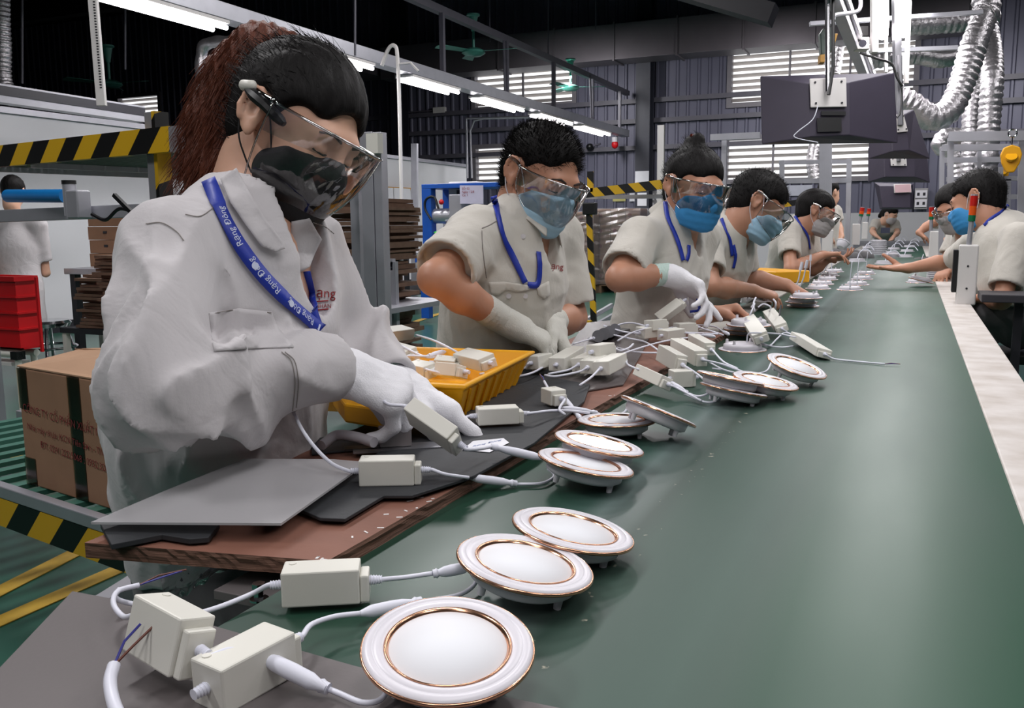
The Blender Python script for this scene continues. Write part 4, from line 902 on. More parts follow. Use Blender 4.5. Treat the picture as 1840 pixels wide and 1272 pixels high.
def hand_prims(W, d, n, side, curls, sc=1, spread=.0, fat=1, thumb=(.75, .55, .35), tcurl=.35, k=.008):
    W = Vector(W); d = Vector(d).normalized(); n = Vector(n); n = (n-d*n.dot(d)).normalized(); s = d.cross(n)*side; out = []
    seg = [(.045, .026, .021), (.05, .03, .022), (.045, .028, .021), (.036, .021, .018)]; lat = (.031, .010, -.011, -.031); ln = (.088, .092, .087, .078)
    for i in range(4):
        K = W+d*ln[i]*sc+s*lat[i]*sc; out.append(('c', W+s*lat[i]*.45*sc, K, .0155*sc*fat, .0125*sc*fat, .018))
        c = curls[i]; c = c if isinstance(c, (tuple, list)) else (c, c*.9, c*.6); ang = 0; p = K; sp = spread*(1.5-i)
        for j in range(3):
            ang += c[j]; dd = (d*math.cos(ang)+n*math.sin(ang)+s*math.sin(sp)*math.cos(ang)).normalized(); q = p+dd*seg[i][j]*sc
            r0 = (.0098, .0088, .0078)[j]*sc*fat*(1 if i < 3 else .88); out.append(('c', p, q, r0, r0*.9, k if j == 0 else .003)); p = q
    t0 = W+d*.022*sc+s*.026*sc; td = (d*thumb[0]+s*thumb[1]+n*thumb[2]).normalized(); p = t0
    for j, (L_, r_) in enumerate(((.046, .0145), (.032, .0115), (.026, .0098))):
        q = p+td*L_*sc; out.append(('c', p, q, r_*sc*fat, r_*.88*sc*fat, .01 if j == 0 else .004)); p = q; td = (td-s*tcurl*.8+n*tcurl*.3+d*.1).normalized()
    return out
def strands(V, F, n, length, flow, rad, seed, mask=None):
    g = np.random.default_rng(seed); fi = g.integers(0, len(F), n); w_ = g.dirichlet((1, 1, 1, 1), n)
    q = V[F[fi]]; p = (q*w_[:, :, None]).sum(1); nr = np.cross(q[:, 2]-q[:, 0], q[:, 3]-q[:, 1]); nr /= np.maximum(1e-9, np.linalg.norm(nr, axis=1))[:, None]
    d = flow(p, nr, g); L_ = length*g.uniform(.5, 1.15, n); VV = []; FF = []; base = 0
    side = np.cross(d, nr+.01); side /= np.maximum(1e-9, np.linalg.norm(side, axis=1))[:, None]; up = np.cross(side, d)
    K = 4; allv = np.zeros((n, K, 3, 3))
    for j in range(K):
        t = j/(K-1); c = p+d*(L_*t)[:, None]+nr*(.12*L_*math.sin(t*3))[:, None]*.3; r_ = rad*(1-.75*t)
        for m_ in range(3): a = 2*math.pi*m_/3; allv[:, j, m_] = c+side*math.cos(a)*r_+up*math.sin(a)*r_
    VV = allv.reshape(-1, 3); b0 = (np.arange(n)*K*3)[:, None, None, None]; j = np.arange(K-1)[None, :, None, None]; m_ = np.arange(3)[None, None, :, None]
    FF = np.concatenate([b0+j*3+m_, b0+j*3+(m_+1) % 3, b0+(j+1)*3+(m_+1) % 3, b0+(j+1)*3+m_], -1).reshape(-1, 4)
    return VV, FF
def wrinkle(centers, amp, freq, seed, aniso=(1, 1, 1)):
    g = np.random.default_rng(seed); ks = [g.normal(0, 1, 3)*np.array(aniso) for _ in range(4)]; ks = [k/np.linalg.norm(k)*freq*g.uniform(.7, 1.4) for k in ks]
    def post(P, d):
        w_ = np.full(len(P), .25, dtype=np.float32)
        for c, s_, a_ in centers:
            if a_ < 0: w_ *= 1-np.exp(-((P-A3(c))**2).sum(1)/(s_*s_)); continue
            w_ += a_*np.exp(-((P-A3(c))**2).sum(1)/(s_*s_))
        q = P+.022*np.sin(P[:, [1, 2, 0]]*19+seed)+.01*np.sin(P[:, [2, 0, 1]]*41+seed*2); r_ = 0
        for i, k in enumerate(ks): r_ = r_+(1-np.abs(np.sin(q@k.astype(np.float32)+i)))**2.2
        return d-amp*w_*(r_/len(ks)-.3)*2
    return post
class Surf:
    def __init__(s): s.t = []
    def add(s, V, F): s.t.append(BVHTree.FromPolygons([tuple(v) for v in V], [tuple(int(i) for i in f) for f in F]))
    def hit(s, px, py, default=None):
        r_ = ray(px, py); u = r_.normalized(); best = None
        for t in s.t:
            h = t.ray_cast(CO, u)
            if h[0] is not None and (best is None or h[3] < best[2]): best = (h[0], h[1], h[3])
        return best
def patch(S, poly, off, th, name, mt, parent, cuts=2, tol=.12, depth=None, sm_=0):
    bm = bmesh.new(); vs = [bm.verts.new((x, y, 0)) for x, y in poly]; f = bm.faces.new(vs); bmesh.ops.triangulate(bm, faces=[f])
    for _ in range(cuts): bmesh.ops.subdivide_edges(bm, edges=[e_ for e_ in bm.edges if e_.calc_length() > 9], cuts=1, use_grid_fill=True); bmesh.ops.triangulate(bm, faces=bm.faces)
    pts = []; hs = []
    for v in bm.verts:
        h = S.hit(v.co.x, v.co.y); hs.append(None if h is None else (h[0]-CO).length/ray(v.co.x, v.co.y).length)
    good = [x for x in hs if x]; med = sorted(good)[len(good)//2] if good else depth
    bm.verts.index_update(); hs = [med if (h is None or abs(h-med) > tol) else h for h in hs]
    for _ in range(sm_): hs = [(hs[v.index]+sum(hs[e_.other_vert(v).index] for e_ in v.link_edges))/(1+len(v.link_edges)) for v in bm.verts]
    for v, h in zip(bm.verts, hs):
        pts.append(CO+ray(v.co.x, v.co.y)*(h-off))
    m = M(); F = [tuple(v.index for v in f.verts) for f in bm.faces]; bm.verts.index_update(); F = [tuple(v.index for v in f.verts) for f in bm.faces]; m.add(pts, F); bm.free()
    o = m.build(name, mt, parent, 'all'); sd = o.modifiers.new('solid', 'SOLIDIFY'); sd.thickness = th; sd.offset = 0; return o
def ribbon(S, pts, w_, off, name, mt, parent, th=.0012, depth=None, ease=3):
    P2 = smooth_path([Vector((x, y, 0)) for x, y in pts], 8); T_ = []
    for p in P2:
        h = S.hit(p.x, p.y); T_.append(None if h is None else (h[0]-CO).length/ray(p.x, p.y).length)
    good = [x for x in T_ if x]; med = sorted(good)[len(good)//2] if good else depth; T_ = [x if x and abs(x-med) < .25 else med for x in T_]
    for _ in range(ease): T_ = [min(T_[i], (T_[max(0, i-1)]+T_[i]+T_[min(len(T_)-1, i+1)])/3) for i in range(len(T_))]
    C = [CO+ray(p.x, p.y)*(t-off) for p, t in zip(P2, T_)]; m = M(); V = []
    for i, c in enumerate(C):
        d = (C[min(i+1, len(C)-1)]-C[max(0, i-1)]).normalized(); h = S.hit(P2[i].x, P2[i].y); nn = h[1] if h and h[1].dot(IT) > .25 else IT
        sd_ = d.cross(nn).normalized(); V += [c-sd_*w_/2, c+sd_*w_/2]
    m.add(V, [(2*i, 2*i+1, 2*i+3, 2*i+2) for i in range(len(C)-1)]); o = m.build(name, mt, parent, 'all'); s_ = o.modifiers.new('solid', 'SOLIDIFY'); s_.thickness = th; s_.offset = 0
    return o, C, [(V[2*i+1]-V[2*i]).normalized() for i in range(len(C))]
def surf_text(S, body, size_px, org, ang, name, mt, parent, off=.0025, flip=False):
    V, F = text_geo(body, size_px); ca, sa = math.cos(math.radians(ang)), math.sin(math.radians(ang)); pts = []; hs = []; xy = []
    for a, b in V:
        x = org[0]+a*ca+b*sa; y = org[1]+a*sa-b*ca; xy.append((x, y)); h = S.hit(x, y); hs.append(None if h is None else (h[0]-CO).length/ray(x, y).length)
    good = [x for x in hs if x]
    if not good: return
    med = sorted(good)[len(good)//2]
    for (x, y), h in zip(xy, hs): pts.append(CO+ray(x, y)*((h if h and abs(h-med) < .04 else med)-off))
    return M().add(pts, F).build(name, mt, parent)
def ribbon_text(body, size, C, sides, start, name, mt, parent, off=.0012, rev=False):
    V, F = text_geo(body, size); L_ = [0]
    for a, b in zip(C[:-1], C[1:]): L_.append(L_[-1]+(b-a).length)
    pts = []
    for a, b in V:
        s_ = start+(-a if rev else a); b = b-size*.33; s_ = min(max(s_, 0), L_[-1]-1e-5); i = max(k for k in range(len(L_)) if L_[k] <= s_); i = min(i, len(C)-2)
        t = (s_-L_[i])/(L_[i+1]-L_[i]); p = C[i].lerp(C[i+1], t); sd_ = sides[i].lerp(sides[min(i+1, len(C)-1)], t).normalized(); nn = sd_.cross((C[i+1]-C[i]).normalized()).normalized()
        if nn.dot(IT) < 0: nn = -nn
        pts.append(p+sd_*b*(1 if rev else -1)+nn*off)
    return M().add(pts, F).build(name, mt, parent)
def person(c):
    Zh = c['Z']; O = D(*c['O'], Zh); s = c.get('s', 1.0); f = IR*c['f'][0]+IU*c['f'][1]+IT*c['f'][2]; u = IR*c['u'][0]+IU*c['u'][1]+IT*c['u'][2]
    R3 = head_frame(f, u); hl = lambda x, y, z: O+R3@Vector((x*s, y*s, z*s))
    J = {k: D(*v) for k, v in c['J'].items()}
    H = J['hip']; root = thing('person', c['label'], 'person', (H.x, H.y, 0))
    h = c['h']; lat = (J['shL']-J['shR']).normalized(); fw = c.get('fw'); spine = (J['neck']-H).normalized()
    fw = (spine.cross(lat)).normalized()*-1 if fw is None else Vector(fw)
    if fw.dot(R3@Vector((0, 1, 0))) < 0: fw = -fw
    skin = c['skin']
    # body: head, neck, chest, arms and bare hands in one surface
    hf = head_fn(O, R3, s); nb = J['neck']; hd0 = hl(0, -.03, -.07)
    body = [('fn', hf, O, .15*s, 0), ('c', hd0, nb-spine*.02, .05*s, .058, .03), ('f', nb-spine*.06, J['chest'], .09, .11, fw, .7, .04), ('c', nb-spine*.03, J['shR'], .04, .045, .03), ('c', nb-spine*.03, J['shL'], .04, .045, .03), ('f', J['chest'], H, .11, .11, fw, .75, .04)]
    for sd_ in 'RL':
        a = c['arm'+sd_]; ar = a.get('r', 1)
        body += [('c', J['sh'+sd_], J['el'+sd_], .043*ar, .035*ar, .02), ('c', J['el'+sd_], J['el'+sd_].lerp(J['wr'+sd_], .35), .035*ar, .038*ar, .015), ('c', J['el'+sd_].lerp(J['wr'+sd_], .35), J['wr'+sd_], .039*ar, .025*ar, .015)]
        if a.get('bare'):
            body += hand_prims(J['wr'+sd_], sum((v*k for v, k in zip((IR, IU, IT), a['d'])), Vector()), sum((v*k for v, k in zip((IR, IU, IT), a['n'])), Vector()), a['side'], a['curl'], a.get('sc', 1), a.get('spread', .05), 1, a.get('thumb', (.75, .55, .35)), a.get('tc', .35))
    ob_, Vb, Fb = solid('body', body, c.get('hb', h), skin, root)
    # brows and lash lines
    for sx in (-1, 1):
        M().tube([hl(sx*.013, .0935, .016), hl(sx*.03, .092, .0215), hl(sx*.047, .079, .016)], [.0022*s, .003*s, .0015*s], 6).build('eyebrow', BROW, root, True)
        M().tube([hl(sx*.018, .0835, -.0085), hl(sx*.030, .0885, -.0105), hl(sx*.044, .079, -.0085)], .0014*s, 6).build('eyelash', LASH, root, True)
    M().tube([hl(-.018, .0935, -.0665), hl(0, .098, -.0660), hl(.018, .0935, -.0665)], [.001, .002, .001], 6).build('mouth', LIP, root, True)
    # shirt
    S = Surf(); S.add(Vb, Fb); cen = []; calm = []
    sr = c.get('tr', 1.0)
    shirt = [('f', H, J['waist'], .170*sr, .160*sr, fw, .74, .03), ('f', J['waist'], J['chest'], .158*sr, .165*sr, fw, .72, .05), ('f', J['chest'], J['chest'].lerp(nb, .75), .165*sr, .10, fw, .72, .05),
             ('c', nb-spine*.035, J['shR'], .052, .057, .03), ('c', nb-spine*.035, J['shL'], .052, .057, .03), ('c', nb-spine*.045, nb+spine*c.get('nk', .012), .066, .060, .02)]
    def sleeve(pr, p, d, r_):
        g_ = field(pr); pa = A3(p); da = A3(d)
        def fn(P):
            q = P-pa; al = q@da; rad = np.linalg.norm(q-np.outer(al, da), axis=1); v = g_(P); v = -smin(-v, -al, .003); return -smin(-v, np.maximum(rad-(r_-max(.009, 1.7*h)), -(al+.022)), .002)
        return fn
    for sd_ in 'RL':
        a = c['arm'+sd_]; sh, el, wr = J['sh'+sd_], J['el'+sd_], J['wr'+sd_]; sl = a.get('sleeve', .72); rs = a.get('rs', (.064, .062, .05))
        if sl <= 1:
            e_ = sh.lerp(el, sl); dd_ = (el-sh).normalized(); fn = sleeve([('c', sh, e_+dd_*.05, rs[0], rs[1], 0)], e_, dd_, rs[1]); shirt.append(('fn', fn, sh.lerp(e_, .5), (e_-sh).length/2+.08, .03))
        else:
            dd_ = (wr-el).normalized(); pr_ = [('c', sh, el, rs[0], rs[1], 0), ('c', el, wr+dd_*.05, rs[1], rs[2], .02)]+[('c', D(*e2[0]), D(*e2[1]), e2[2], e2[3], .04) for e2 in a.get('extra', [])]
            fn = sleeve(pr_, wr, dd_, rs[2]); shirt.append(('fn', fn, el, max((sh-el).length, (wr-el).length)+.1, .02)); cen.append((el, .12, 1.6)); cen.append((el.lerp(wr, .6), .1, 1.2))
        cen.append((sh.lerp(el, .5), .1, .7)); calm.append(((e_ if sl <= 1 else wr), rs[1]*1.5, -1))
    nd = (hd0-nb).normalized()
    def nbore(P):
        q = P-A3(nb-nd*.03-fw*0); al = q@A3(nd); rad = np.linalg.norm(q-np.outer(al, A3(nd)), axis=1); return np.maximum(rad-.058, -al)
    vc = nb+fw*.085-spine*.02
    def vneck(P): return pe(P, vc, c.get('vn', (.03, .05, .075)), head_frame(fw, spine))
    hz_ = H.z-c.get('hem', .10)
    shirt += [('sub', nbore, .004), ('sub', vneck, .008), ('sub', lambda P: P[:, 2]-hz_, .004)]
    if c.get('carve'): shirt.append(('sub', lambda P: pc(P, nb-nd*.01+fw*.01, hd0, c['carve'], c['carve']+.02), .006))
    cen += [(J['waist'], .16, 1.0), (J['chest']+fw*.1, .1, .3)]+calm+[(nb, .09, -1)]
    o, V, F = solid('shirt', shirt, h, c['shirt'], root, wrinkle(cen, c.get('wr', .006), c.get('wf', 42), c['seed']), .03); S.add(V, F)
    # collar: a folded band round the neck with two pointed leaves
    m = M(); n = 30; rows = []; e1 = lat; 
    fn = (fw-nd*fw.dot(nd)).normalized(); ln = nd.cross(fn).normalized()
    for i in range(n+1):
        co_ = c.get('cop', 22); a = math.radians(co_+(360-2*co_)*i/n); di = fn*math.cos(a)+ln*math.sin(a); front = max(0, math.cos(a))**2.2
        base = nb-fw*.004*(1-front)+fn*.012*front
        rows.append([base+di*.057+nd*(.030-.026*front), base+di*.066+nd*(.036-.028*front), base+di*(.076+.006*front)+nd*(.012-.04*front), base+di*(.084+.012*front)+nd*(-.012-.075*front**1.5)])
    V = [p for r_ in rows for p in r_]; m.add(V, [(i*4+k, (i+1)*4+k, (i+1)*4+k+1, i*4+k+1) for i in range(n) for k in range(3)])
    o = m.build('collar', c['shirt'], root, 'all'); sd2 = o.modifiers.new('solid', 'SOLIDIFY'); sd2.thickness = .003
    o.modifiers.new('sub', 'SUBSURF').render_levels = 1
    S.t.append(BVHTree.FromPolygons([tuple(v) for v in V], [(i*4+k, (i+1)*4+k, (i+1)*4+k+1, i*4+k+1) for i in range(n) for k in range(3)]))
    # trousers, shoes
    if c.get('legs', True):
        ff = Vector((fw.x, fw.y, 0)).normalized(); ll = Vector((-ff.y, ff.x, 0)); tp = [('f', H, H-Vector((0, 0, .05)), .15, .15, ff, .8, .02)]
        for sx in (-1, 1):
            hj = H+ll*sx*.085-Vector((0, 0, .03)); kn = hj+ff*.38+ll*sx*.02; kn.z = max(hj.z-.04, .42); an = Vector((kn.x, kn.y, .09))-ff*.04
            tp += [('c', hj, kn, .082, .062, .03), ('c', kn, an, .060, .048, .03)]
            M().ell(an+ff*.07-Vector((0, 0, .035)), (.045, .13, .045), 14, 8, Matrix((ll, ff, Vector((0, 0, 1)))).transposed()).build('shoe', SHOE, root, True)
        solid('trousers', tp, max(h, .008), TROU, root, wrinkle([(H, .2, 1)], .005, 40, 3))
        st_ = thing('work_stool', c['stool'], 'stool', (H.x, H.y, 0), group='work stools'); zs = H.z-.205
        M().cyl((H.x, H.y, zs-.04), (H.x, H.y, zs), .15, n=24).build('seat', BLACKP, st_, True, bevel=.006)
        for k in range(4): a = math.radians(45+90*k); d = Vector((math.cos(a), math.sin(a), 0)); M().tube([Vector((H.x, H.y, zs-.04))+d*.11, Vector((H.x, H.y, 0))+d*.19], .012, 8).build('leg', CHROME, st_, True)
    # hair
    hr = c.get('hair', 'short'); Rn = np.array(R3, dtype=np.float32); On = A3(O)
    capz = c.get('capz', .058)
    cap = field([('e', (0, -.016, .036), (.0835-c.get('thin', 0), .106-c.get('thin', 0), .094-c.get('thin', 0)), None, 0), ('e', (0, -.05, -.02), (.062, .055, .065), None, .02)])
    cutf = field([('e', (0, .098, capz-.115), (.068, .062, .115), None, 0), ('e', (.07, .058, -.03), (.05, .045, .07), None, .02), ('e', (-.07, .058, -.03), (.05, .045, .07), None, .02)])
    ears = field([('e', (.085, -.008, -.01), (.03, .024, .042), None, 0), ('e', (-.085, -.008, -.01), (.03, .024, .042), None, 0), ('e', (0, -.03, -.13), (.12, .12, .065), None, .01)])
    def hcap(P):
        q = (P-On)@Rn/s; d = cap(q); d = d+.0022*np.sin(q[:, 0]*260+4*np.sin(q[:, 1]*30))*(1 if hr != 'short' else .6)
        d = -smin(-d, cutf(q), .008); return -smin(-d, ears(q), .008)*s
    pr = [('fn', hcap, O, .15*s, 0)]+[('c', hl(*a), hl(*b), ra*s, rb*s, .02) for a, b, ra, rb in c.get('hairx', [])]
    o, V, F = solid('hair', pr, c.get('hh', h), c.get('hairm', HAIRB), root)
    if c.get('strands', 0):
        def flow(p, nr, g):
            back = A3(R3@Vector(c.get('flow', (0, -.3, .6)))); d = nr*c.get('spike', 1.0)+back+g.normal(0, c.get('mess', .35), p.shape); return d/np.linalg.norm(d, axis=1)[:, None]
        VV, FF = strands(V, F, c['strands'], c.get('slen', .014)*s, flow, .0006*s, c['seed']); mesh_np('hair_strand', VV, FF, c.get('hairm', HAIRB), o, False)['kind'] = 'stuff'
    # mask
    if c.get('mask'):
        mw = c.get('mw', 1.0)
        mf = field([('e', (0, .040, -.062), (.064*mw, .068, .066), None, 0), ('c', (0, .088, -.008), (0, .105, -.036), .011, .014, .022), ('e', (0, .05, -.1), (.045, .045, .03), None, .02), ('e', (-.036, .060, -.036), (.027, .027, .026), None, .015), ('e', (.036, .060, -.036), (.027, .027, .026), None, .015)])
        def mk(P):
            q = (P-On)@Rn/s; ax = np.abs(q[:, 0]); d = mf(q)+.0012*np.sin(q[:, 2]*300)*(ax < .06)*(c['mask'] != MASKK)
            d = np.maximum(d, q[:, 2]+.006+.26*ax); d = np.maximum(d, -(q[:, 2]+.122-.25*ax)); d = np.maximum(d, -(q[:, 1]+.004-.25*(np.abs(q[:, 2]+.06)))); return d*s
        o, V, F = solid('mask', [('fn', mk, hl(0, .04, -.06), .1*s, 0)], c.get('hh', h), c['mask'], root); S.add(V, F)
        for sx in (-1, 1):
            lm = MASKK if c['mask'] == MASKK else WHITEP
            M().tube(smooth_path([hl(sx*.060, .028, -.036), hl(sx*.074, .008, .008), hl(sx*.081, -.014, .03), hl(sx*.084, -.036, .004)]), .0013*s, 6).build('ear_loop', lm, o, True)
            M().tube(smooth_path([hl(sx*.055, .024, -.088), hl(sx*.068, .0, -.065), hl(sx*.078, -.02, -.04), hl(sx*.084, -.036, .004)]), .0013*s, 6).build('ear_loop', lm, o, True)
    # face shield / goggles
    v = c.get('visor')
    if v:
        top, bot, rx, ry, A = v['top'], v['bot'], v.get('rx', .092), v.get('ry', .128), v.get('A', 82)
        m = M(); na, nb_ = 36, 14; V = []
        for i in range(nb_+1):
            t = i/nb_; z = top+(bot-top)*t; k = 1-v.get('taper', .2)*t**v.get('tp', 2.6); k2 = 1-.02*math.sin(t*3)
            for j in range(na+1):
                a = math.radians(-A+2*A*j/na); sh_ = 1-(abs(a)/math.radians(A))**3*.0; zz = top+(z-top)*(1-.38*(abs(math.degrees(a))/A)**v.get('pw', 3)*v.get('side', 1)); V.append(hl(rx*math.sin(a)*k, -.005+ry*math.cos(a)*k*k2, zz))
        F = [(i*(na+1)+j, i*(na+1)+j+1, (i+1)*(na+1)+j+1, (i+1)*(na+1)+j) for i in range(nb_) for j in range(na)]
        m.add(V, F); vo = m.build('face_shield', CLEAR, root, 'all')
        rim = [V[j] for j in range(na+1)]; M().tube(rim, .0022*s, 8).build('top_rim', CLEARRIM, vo, 'all')
        M().tube([V[nb_*(na+1)+j] for j in range(na+1)], .0014*s, 6).build('bottom_rim', CLEARRIM, vo, 'all')
        for e_ in (0, na): M().tube([V[i*(na+1)+e_] for i in range(nb_+1)], .0014*s, 6).build('side_rim', CLEARRIM, vo, 'all')
        m = M(); V2 = []
        for i, z in enumerate((top+.001, top-.022, top-.036)):
            for j in range(na+1):
                a = math.radians(-A+2*A*j/na); V2.append(hl((rx-.004-.004*i)*math.sin(a), -.005+(ry-.008-.010*i)*math.cos(a), z+.006*math.cos(2*a)*(i > 0)))
        m.add(V2, [(i*(na+1)+j, i*(na+1)+j+1, (i+1)*(na+1)+j+1, (i+1)*(na+1)+j) for i in range(2) for j in range(na)]); m.build('goggle_frame', CLEARRIM, vo, 'all')
        for sx, e_ in ((-1, 0), (1, na)):
            tm = v.get('temple', CLEARRIM); M().tube(smooth_path([V[e_], hl(sx*.089, -.0, .022), hl(sx*.088, -.03, .024)]), [.004*s]*13, 8).build('temple', tm, vo, 'all')
            if v.get('clip'): M().tube([hl(sx*.090, -.018, .026), hl(sx*.090, -.022, .026), hl(sx*.089, -.040, .020), hl(sx*.088, -.044, .018)], [.004, .0075, .0075, .004], 12).build('clip', CREAM, vo, 'all')
    # gloves
    for sd_ in 'RL':
        a = c['arm'+sd_]
        if a.get('glove'):
            dv = sum((v_*k for v_, k in zip((IR, IU, IT), a['d'])), Vector()); nv = sum((v_*k for v_, k in zip((IR, IU, IT), a['n'])), Vector()); wr = J['wr'+sd_]; ad = (wr-J['el'+sd_]).normalized()
            pr = hand_prims(wr, dv, nv, a['side'], a['curl'], a.get('sc', 1), a.get('spread', .06), a.get('fat', 1.15), a.get('thumb', (.75, .55, .35)), a.get('tc', .35))+[('c', wr-ad*.035, wr+Vector(dv).normalized()*.03, .030, .030, .015)]
            o, V, F = solid('glove', pr, c.get('hg', .0035), a['glove'], root, wrinkle([(wr+dv.normalized()*.03, .05, 1)], .0022, 110, c['seed']+5)); S.add(V, F)
            o2, V, F = solid('glove_cuff', [('c', wr-ad*.075, wr-ad*.01, .0325, .031, .01)], c.get('hg', .0035), a.get('cuffm', CUFF), root, lambda P, d: d-.0012*np.sin(((P-A3(wr))@A3(ad))*500)); o2.parent = o
            S.add(V, F)
    return root, S, J, hl, fw, lat, spine
PPL = {}
# ------------------------------------------------------------ the workers
# 1: brown ponytail, black mask
root, S, J, hl, fw, lat, sp = person(dict(label='person with brown ponytail, black mask, clear face shield, long sleeved jacket and white gloves', stool='round work stool under the brown ponytail woman',
    Z=1.27, O=(533, 234), f=(.78, -.50, .40), u=(.22, 1, 0), s=.98, cop=105, nk=-.03, carve=.072, hem=.02, vn=(.055, .075, .12), seed=3, h=.0055, hb=.0038, hh=.0035, skin=SKIN, shirt=SHIRT, wr=.016, wf=27, tr=1.04,
    J=dict(neck=(470, 378, 1.27), chest=(430, 545, 1.27), waist=(395, 760, 1.28), hip=(415, 960, 1.38), shR=(312, 452, 1.13), shL=(552, 447, 1.40), elR=(285, 690, 1.00), wrR=(600, 660, 1.21), elL=(640, 610, 1.46), wrL=(705, 690, 1.36)),
    armR=dict(sleeve=2, r=.8, rs=(.068, .066, .043), extra=[((300, 700, 1.02), (430, 735, 1.10), .060, .048)], glove=GLOVE, d=(.80, -.34, -.30), n=(.1, -.75, -.5), side=1, curl=[(.75, .9, .5), (.85, .9, .5), (.9, .9, .5), (1.0, .9, .5)], sc=1.08, fat=1.25, thumb=(.8, .2, .7), tc=.2),
    armL=dict(sleeve=2, r=.75, rs=(.060, .055, .042), glove=GLOVE, d=(.85, -.40, -.05), n=(-.2, -.9, 0), side=-1, curl=[(.25, .35, .3), (.45, .5, .4), (.5, .6, .5), (.6, .7, .5)], sc=1.08, fat=1.2, spread=.08),
    mask=MASKK, mw=1.05, visor=dict(top=.022, bot=-.112, rx=.100, ry=.145, A=76, side=.0, taper=.36, tp=2.4, clip=1, temple=CLEARRIM), hairm=HAIRB, capz=.062, strands=1500, slen=.03, spike=.0, flow=(0, -1, .1), mess=.25,
    hairx=[((0, -.085, .075), (0, -.105, .08), .035, .03)]))
PPL['w1'] = (root, S, J)
# ponytail, reddish brown, in two lobes
pt = [hl(0, -.09, .085), hl(0, -.125, .07), hl(.005, -.142, .02), hl(.008, -.138, -.05), hl(.006, -.115, -.12), hl(.004, -.095, -.165)]
pr = [('c', pt[i], pt[i+1], (.034, .040, .040, .036, .030, .022)[i], (.040, .040, .036, .030, .022, .010)[i], .03) for i in range(5)]
pr += [('c', hl(-.01, -.10, .07), hl(.012, -.075, -.10), .03, .022, .03)]
def hpost(P, d): q = (P-A3(pt[0])); return d+.0022*np.sin(q@A3(IR)*420+6*np.sin(q@A3(IU)*14))+.0018*np.sin(q@A3(IR)*190+q@A3(IT)*150)
o, V, F = solid('ponytail', pr, .0035, HAIRR, root, hpost)
tail = A3((pt[4]-pt[1]).normalized())
def pflow(p, nr, g): d = tail+nr*.12+g.normal(0, .10, p.shape); return d/np.linalg.norm(d, axis=1)[:, None]
VV, FF = strands(V, F, 3000, .05, pflow, .0006, 9); mesh_np('hair_strand', VV, FF, HAIRR, o, False)['kind'] = 'stuff'
M().lathe([(.028, -.008), (.034, 0), (.028, .008)], 20, mtx(hl(0, -.098, .082), frame(hl(0, -.12, .07)-hl(0, -.08, .09)))).build('hair_band', BLACKP, root, True)
# jacket details
M().tube(smooth_path([hl(.090, -.03, .018), hl(.088, .01, .012), hl(.082, .05, .002)]), [.004, .006, .008, .009, .009, .009, .008, .008, .008, .008, .008, .007, .004], 8).build('dark_glasses_temple', BLACKP, root, True)
lo, C, sds = ribbon(S, [(374, 322), (398, 378), (430, 438), (468, 490), (508, 532), (546, 566), (577, 592)], .019, .007, 'lanyard', LANY, root)
ribbon(S, [(548, 488), (556, 520), (564, 555), (576, 592)], .015, .006, 'lanyard_strap', LANY, root)
LL = sum((b-a).length for a, b in zip(C[:-1], C[1:]))
for st0 in (.42, .68, .93):
    ribbon_text('Rạng Đông', .0125, C, sds, LL*st0, 'lanyard_print', TEXTW, lo, rev=True)
    k = min(len(C)-2, int(len(C)*(st0+.045))); p = C[k]; nn = sds[k].cross((C[k+1]-C[k]).normalized()).normalized(); nn = nn if nn.dot(IT) > 0 else -nn; M().cyl(p+nn*.0009, p+nn*.0014, .0048).build('lanyard_mark', TEXTW, lo, True)
patch(S, [(396, 322), (425, 302), (448, 345), (478, 395), (510, 436), (512, 446), (496, 453), (470, 442), (440, 402), (415, 365)], .012, .003, 'collar_flap', SHIRT, root, 3, .06, sm_=8)
patch(S, [(524, 398), (556, 392), (578, 430), (566, 455), (556, 480), (540, 488), (520, 455)], .010, .003, 'collar_flap', SHIRT, root, 3, .05, sm_=8)
surf_text(S, 'Rạng', 24, (553, 533), 2, 'chest_logo', TEXTRED, root, .0025)
patch(S, [(568, 541), (590, 539), (590, 541), (568, 543)], .003, .0004, 'logo_line', TEXTRED, root)
surf_text(S, 'NHÂN', 10, (566, 553), 0, 'chest_print', TEXTRED, root, .0025)
patch(S, [(569, 556), (590, 554), (590, 556), (569, 558)], .003, .0004, 'logo_line', TEXTRED, root)
patch(S, [(376, 562), (430, 554), (488, 560), (500, 590), (524, 618), (528, 624), (460, 626), (385, 631), (380, 600)], .002, .0018, 'pocket_flap', SHIRT, root, 3)
for pts in ([(333, 385), (360, 388), (385, 372)], [(262, 402), (290, 400), (316, 415), (330, 432)], [(376, 564), (430, 556), (488, 562)], [(506, 632), (524, 650), (530, 690), (526, 738)], [(512, 632), (530, 650), (536, 690), (532, 738)], [(563, 400), (585, 408), (600, 420)]):
    ribbon(S, pts, .0012, .0018, 'seam', SEAM, root, .0006)
